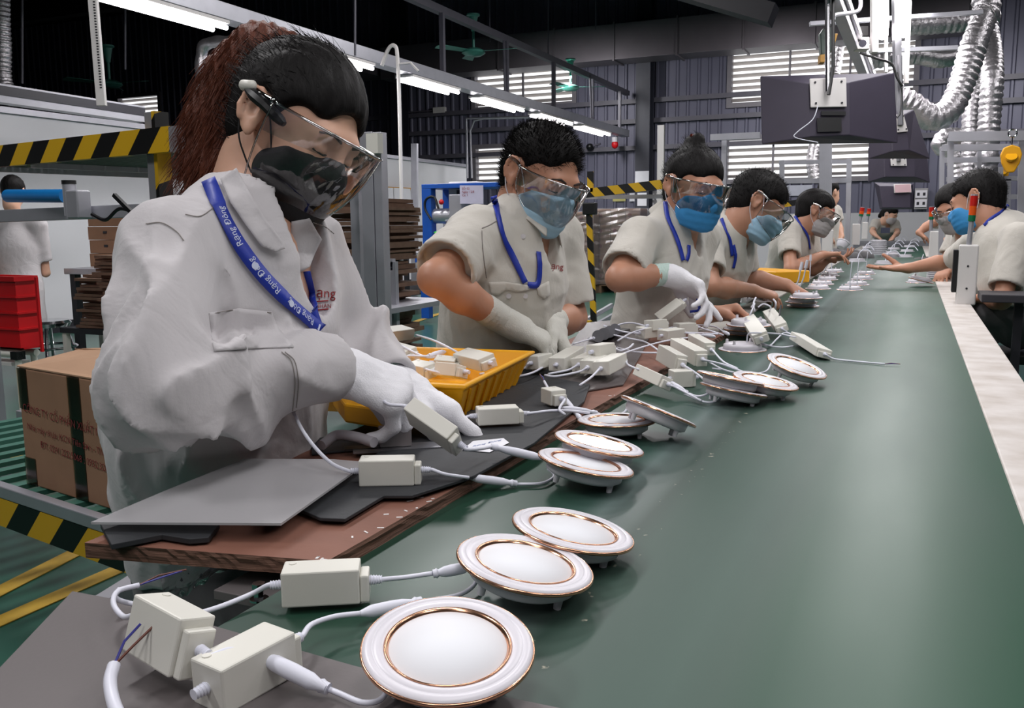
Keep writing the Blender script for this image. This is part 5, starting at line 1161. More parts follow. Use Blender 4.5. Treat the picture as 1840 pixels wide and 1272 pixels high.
# 2: spiky haired man
root, S, J, hl, fw, lat, sp = person(dict(label='person with short spiky black hair, pale blue mask and goggles, beige short sleeves, grey gloves', stool='round work stool under the spiky haired man',
    Z=2.0, O=(972, 318), f=(.60, -.46, .62), u=(.12, 1, .1), s=.97, thin=.006, seed=11, h=.006, hb=.0045, hh=.005, hg=.0045, skin=SKIN2, shirt=SHIRTB, wr=.008, wf=44, tr=.98,
    J=dict(neck=(936, 398, 2.03), chest=(912, 500, 2.05), waist=(895, 610, 2.10), hip=(885, 720, 2.15), shR=(858, 425, 1.93), shL=(1000, 425, 2.18), elR=(782, 500, 1.76), wrR=(912, 580, 1.92), elL=(1028, 570, 2.2), wrL=(985, 580, 2.05)),
    armR=dict(sleeve=.80, rs=(.066, .066, .05), r=.95, glove=GLOVEG, d=(.88, -.42, -.2), n=(-.1, -.9, -.3), side=1, curl=[(.5, .7, .5), (.6, .8, .5), (.6, .9, .5), (.7, .9, .5)], cuffm=GLOVEG),
    armL=dict(sleeve=.85, rs=(.062, .062, .05), glove=GLOVEG, d=(.35, -.65, .3), n=(-.6, -.6, .2), side=-1, curl=[(.5, .7, .5), (.6, .8, .5), (.7, .9, .5), (.8, .9, .5)], cuffm=GLOVEG),
    mask=MASKB, mw=1.05, visor=dict(top=.016, bot=-.085, rx=.094, ry=.136, A=80, side=1.2), capz=.070, strands=6000, slen=.015, spike=1.0, flow=(0, .5, .5), mess=.3))
ribbon(S, [(887, 352), (895, 385), (907, 430), (926, 470), (944, 508)], .014, .006, 'lanyard', LANY, root)
ribbon(S, [(968, 452), (970, 480), (966, 510), (948, 512)], .014, .005, 'lanyard_strap', LANY, root)
surf_text(S, 'Rạng', 15, (981, 482), 4, 'chest_logo', TEXTRED, root, .003)
for k in range(8):
    a = math.radians(95+k*24); x, y = 974, 478; q1 = (x+3*math.cos(a), y-3*math.sin(a)); q2 = (x+9*math.cos(a), y-9*math.sin(a)); ribbon(S, [q1, ((q1[0]+q2[0])/2, (q1[1]+q2[1])/2), q2], .003, .003, 'chest_mark', TEXTRED, root, .0004)
patch(S, [(878, 507), (905, 506), (955, 513), (950, 521), (932, 524), (910, 520), (895, 530), (882, 528)], .004, .003, 'pocket_flap', SHIRTB, root)
patch(S, [(964, 515), (986, 505), (988, 530), (978, 537), (968, 530)], .004, .003, 'pocket_flap', SHIRTB, root)
for (x, y) in ((914, 532), (944, 532), (940, 425)): h_ = S.hit(x, y); M().cyl(h_[0], h_[0]+IT*.003, .0055).build('button', SHIRT, root, True)
for pts in ([(866, 414), (868, 450), (874, 500)], [(866, 410), (880, 404), (893, 396)]): ribbon(S, pts, .002, .002, 'seam', SEAM, root, .0006)
# 3: hair bun woman
root, S, J, hl, fw, lat, sp = person(dict(label='person with hair bun, bright blue mask and goggles, beige short sleeves, one blurred white glove', stool='round work stool under the hair bun woman',
    Z=2.6, O=(1247, 338), f=(.42, -.28, .86), u=(.1, 1, .1), s=.98, thin=.004, seed=21, h=.007, hb=.0055, hh=.006, hg=.005, skin=SKIN2, shirt=SHIRTB, wr=.008, wf=42, tr=.92,
    J=dict(neck=(1213, 398, 2.66), chest=(1195, 485, 2.68), waist=(1175, 580, 2.72), hip=(1170, 660, 2.75), shR=(1150, 430, 2.55), shL=(1258, 425, 2.82), elR=(1112, 500, 2.42), wrR=(1205, 492, 2.50), elL=(1215, 585, 2.72), wrL=(1268, 566, 2.72)),
    armR=dict(sleeve=.80, rs=(.062, .066, .05), r=1.0, glove=GLOVE, d=(.8, -.5, .1), n=(-.1, -.9, .3), side=1, curl=[(.1, .2, .1), (.5, .6, .4), (.7, .8, .4), (.8, .8, .5)], sc=1.05, cuffm=CUFF),
    armL=dict(sleeve=.9, rs=(.060, .060, .05), bare=1, d=(.95, .1, .05), n=(-.1, -.9, .4), side=-1, curl=[(.9, 1.1, .7), (1, 1.1, .7), (1.1, 1.1, .7), (1.2, 1.1, .7)], tc=.6, thumb=(.8, .2, .5)),
    mask=MASKD, mw=1.05, visor=dict(top=.020, bot=-.080, rx=.094, ry=.130, A=82, side=1), capz=.05, strands=1500, slen=.02, spike=.05, flow=(0, -1, .5), mess=.15,
    hairx=[((0, -.05, .125), (.0, -.03, .138), .028, .022)]))
ribbon(S, [(1195, 362), (1200, 390), (1213, 420), (1222, 445), (1228, 468)], .013, .006, 'lanyard', LANY, root)
ribbon(S, [(1238, 440), (1238, 455), (1234, 468)], .013, .006, 'lanyard_strap', LANY, root)
M().tube(smooth_path([D(1250, 515, 2.5), D(1253, 535, 2.5), D(1256, 556, 2.5), D(1240, 560, 2.5)]), .004, 6).build('badge_edge', LANY, root, True)
M().box(D(1247, 545, 2.52), (.03, .002, .05)).build('badge', WHITEP, root)
M().tube([hl(-.02, -.045, .15), hl(.02, -.04, .148)], .006, 8).build('hair_clip', mat('hair_clip_brown', (90, 40, 30), .2), root, True)
# 4: man bent down, pale blue mask
root, S, J, hl, fw, lat, sp = person(dict(label='person bent in profile, pale blue mask, both bare hands at small lamps', stool='round work stool under the bent man in profile',
    Z=3.3, O=(1362, 370), f=(.84, -.52, .16), u=(.45, 1, 0), s=1.02, seed=31, h=.008, hb=.0065, hh=.0045, skin=SKIN2, shirt=SHIRTB, wr=.008, wf=42, tr=.95,
    J=dict(neck=(1316, 408, 3.35), chest=(1296, 460, 3.4), waist=(1272, 530, 3.45), hip=(1262, 600, 3.5), shR=(1268, 428, 3.25), shL=(1330, 432, 3.55), elR=(1275, 515, 3.15), wrR=(1352, 522, 3.4), elL=(1340, 500, 3.6), wrL=(1412, 512, 3.6)),
    armR=dict(sleeve=.70, rs=(.062, .064, .05), bare=1, d=(.9, -.2, -.1), n=(0, -.9, -.3), side=1, curl=[(.5, .4, .2), (.9, 1, .5), (1, 1, .5), (1.1, 1, .5)]),
    armL=dict(sleeve=.8, rs=(.060, .060, .05), bare=1, d=(.8, -.4, .1), n=(0, -.9, -.2), side=-1, curl=[.4, .5, .5, .6]),
    mask=MASKB, visor=dict(top=.014, bot=-.085, rx=.094, ry=.140, A=80, side=.8), capz=.066, strands=1500, slen=.012, spike=.6, flow=(0, 0, .2), mess=.2))
ribbon(S, [(1296, 392), (1304, 412), (1312, 432), (1316, 460)], .013, .006, 'lanyard', LANY, root)
ribbon(S, [(1318, 440), (1322, 460), (1318, 482)], .013, .006, 'lanyard_strap', LANY, root)
# 5: grey masked man
root, S, J, hl, fw, lat, sp = person(dict(label='person in profile with grey mask and goggles, left of the belt', stool='round work stool under the grey masked man',
    Z=5.3, O=(1466, 382), f=(.88, -.34, .25), u=(.25, 1, 0), s=1.08, seed=41, h=.010, hb=.008, hh=.006, skin=SKIN2, shirt=SHIRTB, wr=.007, wf=40, tr=.98,
    J=dict(neck=(1440, 406, 5.35), chest=(1424, 440, 5.4), waist=(1412, 490, 5.5), hip=(1408, 530, 5.6), shR=(1418, 418, 5.25), shL=(1455, 420, 5.55), elR=(1420, 484, 5.1), wrR=(1478, 458, 5.3), elL=(1460, 485, 5.4), wrL=(1486, 466, 5.4)),
    armR=dict(sleeve=.65, rs=(.066, .066, .05), bare=1, d=(.9, .05, -.1), n=(.1, -.9, 0), side=1, curl=[.3, .4, .5, .6]),
    armL=dict(sleeve=.7, rs=(.060, .060, .05), bare=1, d=(.9, .05, 0), n=(0, .9, 0), side=-1, curl=[.3, .4, .5, .6]),
    mask=MASKG, visor=dict(top=.014, bot=-.06, rx=.094, ry=.136, A=80, side=.8), capz=.066))
ribbon(S, [(1428, 388), (1440, 405), (1452, 425), (1456, 448)], .016, .01, 'lanyard', LANY, root)
# 6: right man from behind, reaching
root, S, J, hl, fw, lat, sp = person(dict(label='person at the right edge seen from behind, reaching a bare hand over the belt', stool='round work stool under the man at the right edge',
    Z=3.9, O=(1754, 362), f=(-.72, -.22, -.62), u=(0, 1, -.15), s=1.06, seed=51, hem=.0, h=.008, hb=.006, hh=.006, skin=SKIN2, shirt=SHIRTB, wr=.008, wf=38, tr=1.12, fw=(-.9, .35, -.15),
    J=dict(neck=(1788, 402, 3.95), chest=(1812, 455, 3.85), waist=(1826, 505, 3.8), hip=(1836, 545, 3.8), shR=(1752, 438, 4.15), shL=(1830, 430, 3.62), elR=(1712, 468, 4.5), wrR=(1632, 482, 4.5), elL=(1800, 540, 3.55), wrL=(1770, 535, 3.8)),
    armR=dict(sleeve=.85, rs=(.066, .062, .05), bare=1, d=(-1, .0, 0), n=(0, .95, .2), side=1, curl=[(.05, .1, .1), (.0, .1, .1), (0, .1, .1), (.05, .1, .1)], sc=1.05, thumb=(.7, .4, .6), tc=.0, spread=.03),
    armL=dict(sleeve=.8, rs=(.068, .066, .05), bare=1, d=(-.9, -.1, .1), n=(0, -.9, 0), side=-1, curl=[.4, .4, .5, .6]),
    mask=MASKD, capz=.066, strands=1500, slen=.012, spike=.5, flow=(0, 0, -.2), mess=.2))
ribbon(S, [(1812, 368), (1800, 380), (1780, 393), (1768, 405)], .013, .012, 'lanyard', LANY, root, depth=3.8)
# 7: grey mask behind him, 8: far woman, 9: man at far left from behind, 10: behind 5, 11: sleeve further right
def simple(label, stool, Z, O, f, u, skin, shirt, mask, J, seed, arm=(1, 1), h=.014, s=1.05, visor=True, fw=None, legs=True, hairm=HAIRB, bareL=dict(d=(-.5, -.5, .3), n=(0, -.9, 0), curl=[.4, .5, .5, .6]), bareR=dict(d=(.5, -.5, .3), n=(0, -.9, 0), curl=[.4, .5, .5, .6]), hx=()):
    return person(dict(label=label, stool=stool, Z=Z, O=O, f=f, u=u, s=s, seed=seed, h=h, hb=h*.85, hh=h*.7, skin=skin, shirt=shirt, J=J, wr=.006, wf=38, fw=fw, legs=legs,
        armR=dict(sleeve=.75, rs=(.064, .064, .05), bare=1, side=1, **bareR), armL=dict(sleeve=.75, rs=(.064, .064, .05), bare=1, side=-1, **bareL), mask=mask,
        visor=dict(top=.014, bot=-.06, rx=.094, ry=.136, A=80, side=.8) if visor else None, capz=.06, hairm=hairm, hairx=list(hx)))
simple('person with goggles and grey mask behind the man at the right edge', 'round work stool of the grey masked worker on the right side', 4.9, (1713, 374), (-.62, -.35, .45), (-.1, 1, 0), SKIN2, SHIRTB, MASKG,
    dict(neck=(1738, 412, 5.0), chest=(1752, 450, 5.1), waist=(1765, 510, 5.1), hip=(1775, 560, 5.1), shR=(1722, 425, 5.3), shL=(1765, 430, 4.85), elR=(1700, 470, 5.3), wrR=(1690, 480, 5.0), elL=(1735, 480, 4.8), wrL=(1705, 478, 4.9)), 61, h=.012)
simple('person far away at the belt end with grey mask and dark name badge', 'round work stool of the far woman at the belt end', 12.4, (1599, 386), (.55, -.4, .6), (0, 1, 0), SKIN, SHIRTB, MASKG,
    dict(neck=(1592, 397, 12.5), chest=(1588, 410, 12.6), waist=(1586, 428, 12.9), hip=(1586, 445, 13.1), shR=(1573, 401, 12.5), shL=(1608, 402, 12.6), elR=(1567, 416, 12.3), wrR=(1575, 424, 12.2), elL=(1613, 418, 12.4), wrL=(1606, 425, 12.2)), 71, h=.022, visor=False, hx=[((0, -.1, .0), (0, -.12, -.06), .04, .03)])
b = PY(1591, 414, 12.35); tag(M().box(b, (.11, .01, .07)).build('name_badge', mat('badge_dark', (70, 74, 96), .4)), 'dark name badge on the chest of the far worker', 'badge')
simple('person seen from behind at the far left in a pale grey jacket', 'spare', 7.3, (24, 345), (-.1, -.2, -1), (0, 1, 0), SKIN, SHIRT, None,
    dict(neck=(26, 388, 7.3), chest=(32, 450, 7.3), waist=(40, 520, 7.3), hip=(46, 575, 7.3), shR=(-12, 408, 7.3), shL=(70, 405, 7.3), elR=(-30, 480, 7.2), wrR=(-10, 520, 6.9), elL=(82, 490, 7.4), wrL=(60, 480, 7.7)), 81, h=.012, visor=False, legs=False, fw=(-.4, .9, 0))
simple('person mostly hidden behind the grey masked man, only dark hair and collar showing', 'round work stool of the hidden worker behind the grey masked man', 8.2, (1490, 348), (.7, -.1, -.4), (0, 1, 0), SKIN, SHIRTB, None,
    dict(neck=(1484, 372, 8.2), chest=(1480, 395, 8.2), waist=(1478, 425, 8.2), hip=(1478, 450, 8.2), shR=(1466, 380, 8.1), shL=(1500, 380, 8.3), elR=(1460, 400, 8.1), wrR=(1480, 415, 8.1), elL=(1506, 405, 8.3), wrL=(1512, 425, 8.2)), 91, h=.018, visor=False)
simple('person on the right far side in a pale sleeve, half hidden behind the silver ducts', 'round work stool of the far right worker by the ducts', 7.6, (1712, 362), (-.8, -.3, .2), (0, 1, 0), SKIN2, SHIRTB, MASKB,
    dict(neck=(1722, 384, 7.7), chest=(1728, 410, 7.7), waist=(1734, 440, 7.7), hip=(1738, 462, 7.7), shR=(1704, 392, 7.8), shL=(1738, 394, 7.5), elR=(1672, 402, 7.7), wrR=(1650, 418, 7.7), elL=(1720, 425, 7.4), wrL=(1698, 432, 7.5)), 101, h=.018, visor=False)
# ============================================================ WORK BOARD AND THINGS ON IT
ply = mat('plywood_face', (132, 88, 72), .7, var=.25, vs=5, stretch=(1, 3, 1), bump=.05, bs=30)
plye = mat('plywood_edge', (122, 88, 72), .85, var=.45, vs=9, stretch=(1, 1, 22), bump=.3, bs=20)
zb0, zb1 = .800, .816
Pb = [T(588, 1008, zb1), T(1306, 597, zb1), T(1180, 597, zb1)+Vector((-.2, 0, 0)), T(152, 975, zb1)]
r = thing('plywood_board', 'worn red brown plywood board lying along the left edge of the belt', 'board', (Pb[0].x, Pb[0].y, zb0))
top = M(); top.add(Pb, [(0, 1, 2, 3)]); 
me = M(); n = 60; V = []; F = []
def edge_strip(m, A, B, n):
    V = []; d = (B-A).normalized(); nr = d.cross(Vector((0, 0, 1)))
    for i in range(n+1):
        p = A.lerp(B, i/n); j = rng.uniform(-.0012, .0018) if 0 < i < n else 0
        for zz, jj in ((zb1, 0), (zb1-.004, j), (zb1-.009, -j*.6), (zb0, j*.4)): V.append(Vector((p.x, p.y, zz))+nr*jj)
    F = [(i*4+k, (i+1)*4+k, (i+1)*4+k+1, i*4+k+1) for i in range(n) for k in range(3)]
    m.add(V, F)
edge_strip(me, Pb[3], Pb[0], 40); edge_strip(me, Pb[0], Pb[1], 120); me.add([p-Vector((0, 0, .016)) for p in Pb], [(3, 2, 1, 0)])
top.build('face', ply, r); me.build('edge', plye, r)
m = M()
for k in range(26):
    t = rng.random()**2; p = Pb[0].lerp(Pb[1], t*.5)+Vector((-abs(rng.normal(0, .012))-.002, 0, 0)); s_ = rng.uniform(.001, .003); m.box((p.x, p.y, zb1+.0003), (s_, s_*rng.uniform(1, 4), .0006), Matrix.Rotation(rng.uniform(0, 3), 3, 'Z'))
m.build('paint_chip', WHITEPAINT, r)
# rubber mats
zm = .820
def sheet(pts, z, th, name, mt_, label, cat, wob=.002, n=8):
    P = [T(a, b, z) for a, b in pts]; m = M(); m.prism(P, (0, 0, -th)); return tag(m.build(name, mt_, None, bevel=.0008), label, cat)
sheet([(500, 898), (640, 838), (700, 800), (860, 700), (960, 672), (1060, 690), (1050, 720), (960, 795), (850, 855), (740, 890), (690, 890), (620, 932), (575, 930)], .825, .004, 'rubber_mat', RUBBER, 'black rubber mat under the driver boxes in front of the brown haired woman', 'mat')
sheet([(180, 940), (395, 940), (375, 965), (340, 968), (290, 960), (200, 978)], .8245, .006, 'rubber_mat', RUBBER, 'black rubber offcut under the left end of the clear sheet', 'mat')
sheet([(560, 790), (640, 770), (850, 672), (980, 640), (1060, 650), (1000, 680), (870, 700), (700, 800), (560, 815)], .8203, .003, 'rubber_mat', RUBBER, 'black rubber sheet under the yellow tray', 'mat')
sheet([(1050, 580), (1130, 572), (1180, 580), (1150, 640), (1120, 690), (1060, 700), (1010, 720), (940, 700), (1000, 660)], .8206, .003, 'plastic_liner', clear_mat('liner', (.6, .6, .62), .25, .2, .9, ((120, 112, 112), .45)), 'crumpled clear plastic liner over the board under the pile of drivers', 'plastic sheet')
# clear acrylic sheet, propped, near left
Pa = [T(163, 938, .835), T(505, 940, .838), T(660, 830, .836), T(600, 825, .836), T(440, 824, .845), T(300, 880, .842)]
tag(M().prism(Pa, (0, 0, -.0025)).build('clear_sheet', ACRYL), 'translucent clear plastic sheet lying over the board at the left', 'plastic sheet')
m = M(); pp = [T(x, y, .8385) for x, y in ((480, 905), (520, 898), (530, 915), (490, 928))]
m = M(); m.prism([T(*p, .827) for p in ((470, 905), (505, 893), (530, 905), (510, 935), (475, 945), (450, 945))], (0, 0, .005)); tag(m.build('black_clip', BLACKP, None, bevel=.001), 'black folded clip at the right end of the clear sheet', 'clip')
# scale block: small steel test block on card with thick cable
r = thing('test_block', 'small scratched clear block on a grey strip under the gloved hands', 'block', T(710, 800, .826))
c = T(710, 800, .826); R3 = Matrix.Rotation(math.radians(35), 3, 'Z')
M().box(c+Vector((0, 0, .014)), (.045, .026, .026), R3).build('block', clear_mat('scratched_block', (.8, .8, .8), .2, .25, .8, ((150, 142, 142), .5)), r, bevel=.001)
M().box(c+Vector((.01, -.004, -.001)), (.13, .035, .003), R3).build('strip', STEEL, r)
M().box(c+Vector((-.035, -.03, 0)), (.05, .02, .003), R3).build('tab', BLACKP, r)
m = M(); m.tube(smooth_path([T(672, 795, .84), T(640, 785, .842), T(605, 782, .84), T(578, 800, .832)]), .0075, 10); tag(m.build('thick_cable', mat('grey_cable', (190, 186, 192), .5), None, True), 'thick grey cable lying from the clear block to the woman\'s jacket', 'cable')
sheet([(830, 808), (850, 792), (905, 787), (915, 795), (880, 812)], .8265, .0008, 'paper_label', PAPER, 'small printed paper label near the plywood edge', 'label')
o = text_on('Rạng Đông', .012, T(848, 803, .8268), T(905, 790, .8268)-T(848, 803, .8268), Vector((-.2, 1, 0)), 'printed_text', mat('blue_print', (70, 100, 170), .6), bpy.data.objects['paper_label'])
# ============================================================ LAMPS
LR = .066
def lamp_parts(r, lit=False):
    M().lathe([(.0535, -.001), (.0648, -.001), (.066, .0005), (.0655, .003), (.0625, .005), (.058, .0055), (.0575, .0048), (.057, .0055), (.050, .0045), (.0475, .003), (.0475, .000)], 64, None, True).build('bezel', WHITEP, r, 'all', local=True)
    M().lathe([(.0662, -.0002), (.0668, .0012), (.0664, .0028), (.0652, .0034), (.0655, .001)], 64, None, True).build('outer_trim', GOLD, r, 'all', local=True)
    M().lathe([(.0488, .0046), (.0480, .0052), (.0468, .0042), (.0452, .0026), (.0450, .0018), (.0470, .001)], 64, None, True).build('inner_trim', GOLD, r, 'all', local=True)
    M().lathe([(0, .0025), (.0452, .0023), (.0456, .001)], 48).build('diffuser', LITD if lit else DIFFUSER, r, 'all', local=True)
    M().lathe([(0, -.017), (.046, -.017), (.0525, -.013), (.0535, -.001)], 48).build('housing', WHITEP, r, 'all', local=True)
    for k in range(4):
        a = math.radians(30+90*k+(25 if k % 2 else 0)); x, y = .043*math.cos(a), .043*math.sin(a)
        M().cyl((x, y, -.027), (x, y, -.016), .0036, .0045, 12).build('pin', WHITEP, r, True, local=True)
LAMPS = 0
def cabs(r, pts, rad=.0021, conn=None, nm='cable'):
    P = smooth_path(pts, 6); M().tube(P, rad, 8).build(nm, CABLE, r, 'all')
def connector(r, a, b, w=.0052):
    a = Vector(a); b = Vector(b); L = (b-a)
    P = [a, a+L*.06, a+L*.1, a+L*.15, a+L*.3, a+L*.5, a+L*.8, a+L*.93, b]; R_ = [w*.75, w*.75, w*.9, w*.62, w*.95, w*1.05, w*1.0, w*.62, w*.4]
    o = M().tube(P, R_, 12).build('connector', CABLE, r, True)
    return o
def lamp(px, py, z, tilt, az, label, group='face up round downlights', lit=False, cable=None, flip=False, name='downlight', rad=1, spin=0, conn=None, up_cable=None):
    """tilt: degrees the face leans from straight up; az: where it leans, degrees from picture-right, counter-clockwise on the table"""
    c = T(px, py, z); a = math.radians(az)+YAW
    nrm = Vector((math.cos(a)*math.sin(math.radians(tilt)), math.sin(a)*math.sin(math.radians(tilt)), math.cos(math.radians(tilt))))
    if flip: nrm = -nrm
    R3 = frame(nrm, Vector((math.cos(spin+YAW), math.sin(spin+YAW), 0)) if not flip else Vector((math.cos(spin), math.sin(spin), 0)))
    r = thing(name, label, 'lamp', mtx=mtx(c, R3) @ Matrix.Scale(rad*.94, 4), group=group); lamp_parts(r, lit)
    for cb in (cable or []): cabs(r, cb)
    for cn in (conn or []): connector(r, *cn)
    return r
def Z(px, py, z): return T(px, py, z)
lamp(805, 1166, .834, 10, -75, 'largest white downlight with gold rings at the bottom, nearest the viewer', cable=[[Z(700, 1235, .815), Z(682, 1258, .812), Z(650, 1262, .812), Z(610, 1246, .812), Z(585, 1236, .812)]], conn=[(Z(590, 1238, .813), Z(468, 1178, .828), .0058)])
lamp(943, 1015, .832, 11, -8, 'gold ringed downlight second from the bottom, cable plugged at its left', cable=[[Z(860, 1035, .812), Z(848, 1055, .808), Z(820, 1070, .806), Z(760, 1080, .808)]], conn=[(Z(757, 1080, .81), Z(645, 1103, .812), .0055)])
lamp(1029, 955, .828, 11, 4, 'gold ringed downlight third from the bottom, without a plugged driver', cable=[[Z(958, 978, .812), Z(960, 990, .806)]])
lamp(1052, 834, .830, 12, 12, 'unlit downlight just in front of the glowing one', cable=[[Z(985, 842, .812), Z(996, 855, .806), Z(975, 868, .805), Z(930, 870, .805)]], conn=[(Z(928, 869, .806), Z(843, 858, .82), .0055)])
lamp(1076, 799, .834, 12, 10, 'glowing lit downlight among the unlit ones', lit=True)
lamp(1108, 757, .822, 3, 100, 'flat downlight seen edge on behind the glowing one', cable=[[Z(1100, 762, .81), Z(1095, 778, .808), Z(1070, 775, .81), Z(1050, 762, .812), Z(1042, 752, .816)]], conn=[(Z(1045, 755, .816), Z(1000, 700, .83), .0055)])
lamp(1182, 741, .843, 25, 22, 'steeply tilted downlight leaning on the flat one', cable=[[Z(1130, 725, .828), Z(1120, 742, .815), Z(1090, 746, .812), Z(1070, 742, .812)]], conn=[(Z(1072, 742, .813), Z(1010, 733, .83), .0055)])
lamp(1312, 681, .846, 13, 25, 'upper of two shaded downlights leaning together right of the drivers', cable=[[Z(1282, 688, .828), Z(1275, 705, .82), Z(1255, 712, .812), Z(1235, 706, .812)]], conn=[(Z(1236, 706, .813), Z(1200, 685, .83), .005)])
lamp(1318, 702, .824, 13, 25, 'lower of two shaded downlights leaning together right of the drivers', cable=[[Z(1298, 705, .812), Z(1290, 720, .806), Z(1265, 722, .806), Z(1230, 708, .81)]])
lamp(1375, 686, .832, 11, -20, 'white faced downlight partly under the shaded pair', cable=[[Z(1330, 672, .822), Z(1300, 665, .818), Z(1280, 662, .822)]])
lamp(1431, 659, .838, 19, -35, 'white faced downlight farthest right on the belt, beside the loose driver', cable=[[Z(1386, 652, .83), Z(1375, 668, .815), Z(1340, 672, .812), Z(1300, 664, .82), Z(1265, 645, .825)]])
def flipped(px, py, lab, z=.8015, cab=None, grp='upside down white downlights'):
    return lamp(px, py, z, 0, 0, lab, grp, flip=True, cable=cab, spin=rng.uniform(0, 6))
flipped(1334, 627, 'upside down white downlight nearest the viewer, its grey lead looping up', cab=[[Z(1342, 615, .822), Z(1345, 600, .845), Z(1362, 598, .85), Z(1400, 600, .835), Z(1430, 606, .83)]])
for k, (x, y, z, lab) in enumerate(((1340, 598, .802, 'lowest upside down downlight stacked by the bare hand'), (1338, 590, .822, 'middle upside down downlight stacked by the bare hand'), (1345, 583, .842, 'top upside down downlight stacked by the bare hand'))): flipped(x, y, lab, z)
for k, (x, y, z, lab) in enumerate(((1443, 549, .802, 'bottom upside down downlight under the working fingers'), (1440, 542, .822, 'second upside down downlight under the working fingers'), (1448, 534, .842, 'top upside down downlight under the working fingers'))): flipped(x, y, lab, z)
for k, (x, y) in enumerate(((1470, 518), (1477, 510), (1486, 502), (1490, 495), (1499, 488))):
    flipped(x, y, 'upside down downlight in the row left of the belt centre, %s from the viewer' % ('first', 'second', 'third', 'fourth', 'fifth')[k])
for k, (x, y, hgt) in enumerate(((1527, 520, 38), (1540, 511, 30), (1549, 501, 0), (1556, 492, 30))):
    p = T(x, y, .82)
    flipped(x, y, 'upside down downlight in the row by the reaching hand, %s from the viewer' % ('first', 'second', 'third', 'fourth')[k], cab=[[p, p+Vector((0, 0, .06)), p+Vector((.004, 0, .13))]] if hgt else None)
p = T(1649, 505, .82)
flipped(1649, 507, 'upside down downlight alone near the right rail with an upright cable', cab=[[p, p+Vector((0, 0, .05)), p+Vector((.02, 0, .14))]])
lamp(1655, 503, .832, 14, -20, 'small downlight leaning on the lone upside down one near the right rail', 'upside down white downlights', flip=True)
# upright white cable ends at the left rail
for k, (x, y, z0, dx, ww) in enumerate(((1455, 500, .81, 0, 'leftmost'), (1465, 492, .81, .005, 'second'), (1474, 490, .81, 0, 'third'), (1478, 492, .81, .03, 'leaning'), (1494, 486, .81, 0, 'farthest'), (1425, 528, .83, .02, 'nearest, over the stacked lamps,'), (1435, 522, .83, .02, 'second nearest, over the stacked lamps,'))):
    p = T(x, y, z0); r = thing('cable_plug', ww+' upright white cable plug along the left rail', 'plug', p, group='upright cable plugs on the left rail')
    M().tube([p, p+Vector((dx, 0, .06)), p+Vector((dx*1.3, 0, .10))], [.003, .003, .003], 8).build('cable', CABLE, r, True); M().tube([p+Vector((dx*1.3, 0, .10)), p+Vector((dx*1.6, 0, .135))], [.007, .006], 10).build('plug', CABLE, r, True)
# stacks of white lamps far along the belt
def lstack(px, py, n, lab, z=.80, rr=.055, grp=None, rim=.012):
    c = T(px, py, z)
    for k in range(n):
        m = M(); m.lathe([(0, k*rim), (rr, k*rim), (rr, k*rim+rim*.55), (rr*.86, k*rim+rim*.6), (rr*.86, k*rim+rim*.97), (0, k*rim+rim*.97)], 28, Matrix.Translation(c))
        tag(m.build('lamp_housing', WHITEP, None, True), '%s white lamp housing upwards in the %s' % (('first', 'second', 'third', 'fourth', 'fifth', 'sixth', 'seventh', 'eighth', 'ninth', 'tenth')[k], lab), 'lamp housing', 'lamp housings of the '+lab)
lstack(1683, 499, 7, 'stack on the right rail by the control box')
lstack(1578, 457, 8, 'stack standing left on the far belt', rr=.075, rim=.018)
lstack(1700, 470, 5, 'stack behind the second right control box', rr=.06)
lstack(1512, 447, 4, 'stack by the grey masked man\'s hands', rr=.07)
lstack(1600, 462, 3, 'flat far stack in the middle of the belt', rr=.08)
def far_row(pts, lab):
    for k, (x, y) in enumerate(pts):
        c = T(x, y, .80); r = thing('downlight', 'far upside down downlight in the %s, %s from the viewer' % (lab, ('first', 'second', 'third', 'fourth', 'fifth', 'sixth', 'seventh')[k]), 'lamp', c, group='far downlights in the '+lab)
        M().lathe([(0, 0), (.075, 0), (.075, .005), (.062, .006), (.06, .024), (0, .024)], 28, Matrix.Translation(c)).build('housing', WHITEP, r, True)
        p = c+Vector((0, 0, .02)); M().tube(smooth_path([p, p+Vector((.02, .02, .06)), p+Vector((.07, .05, .08)), p+Vector((.11, .04, .04))]), .004, 6).build('cable', CABLE, r, True)
far_row([(1540, 470), (1547, 461), (1553, 453), (1559, 446), (1565, 440)], 'left far row')
far_row([(1590, 474), (1600, 455), (1606, 448), (1611, 442), (1616, 437)], 'middle far row')
far_row([(1625, 462), (1630, 452), (1634, 444), (1638, 438)], 'right far row')
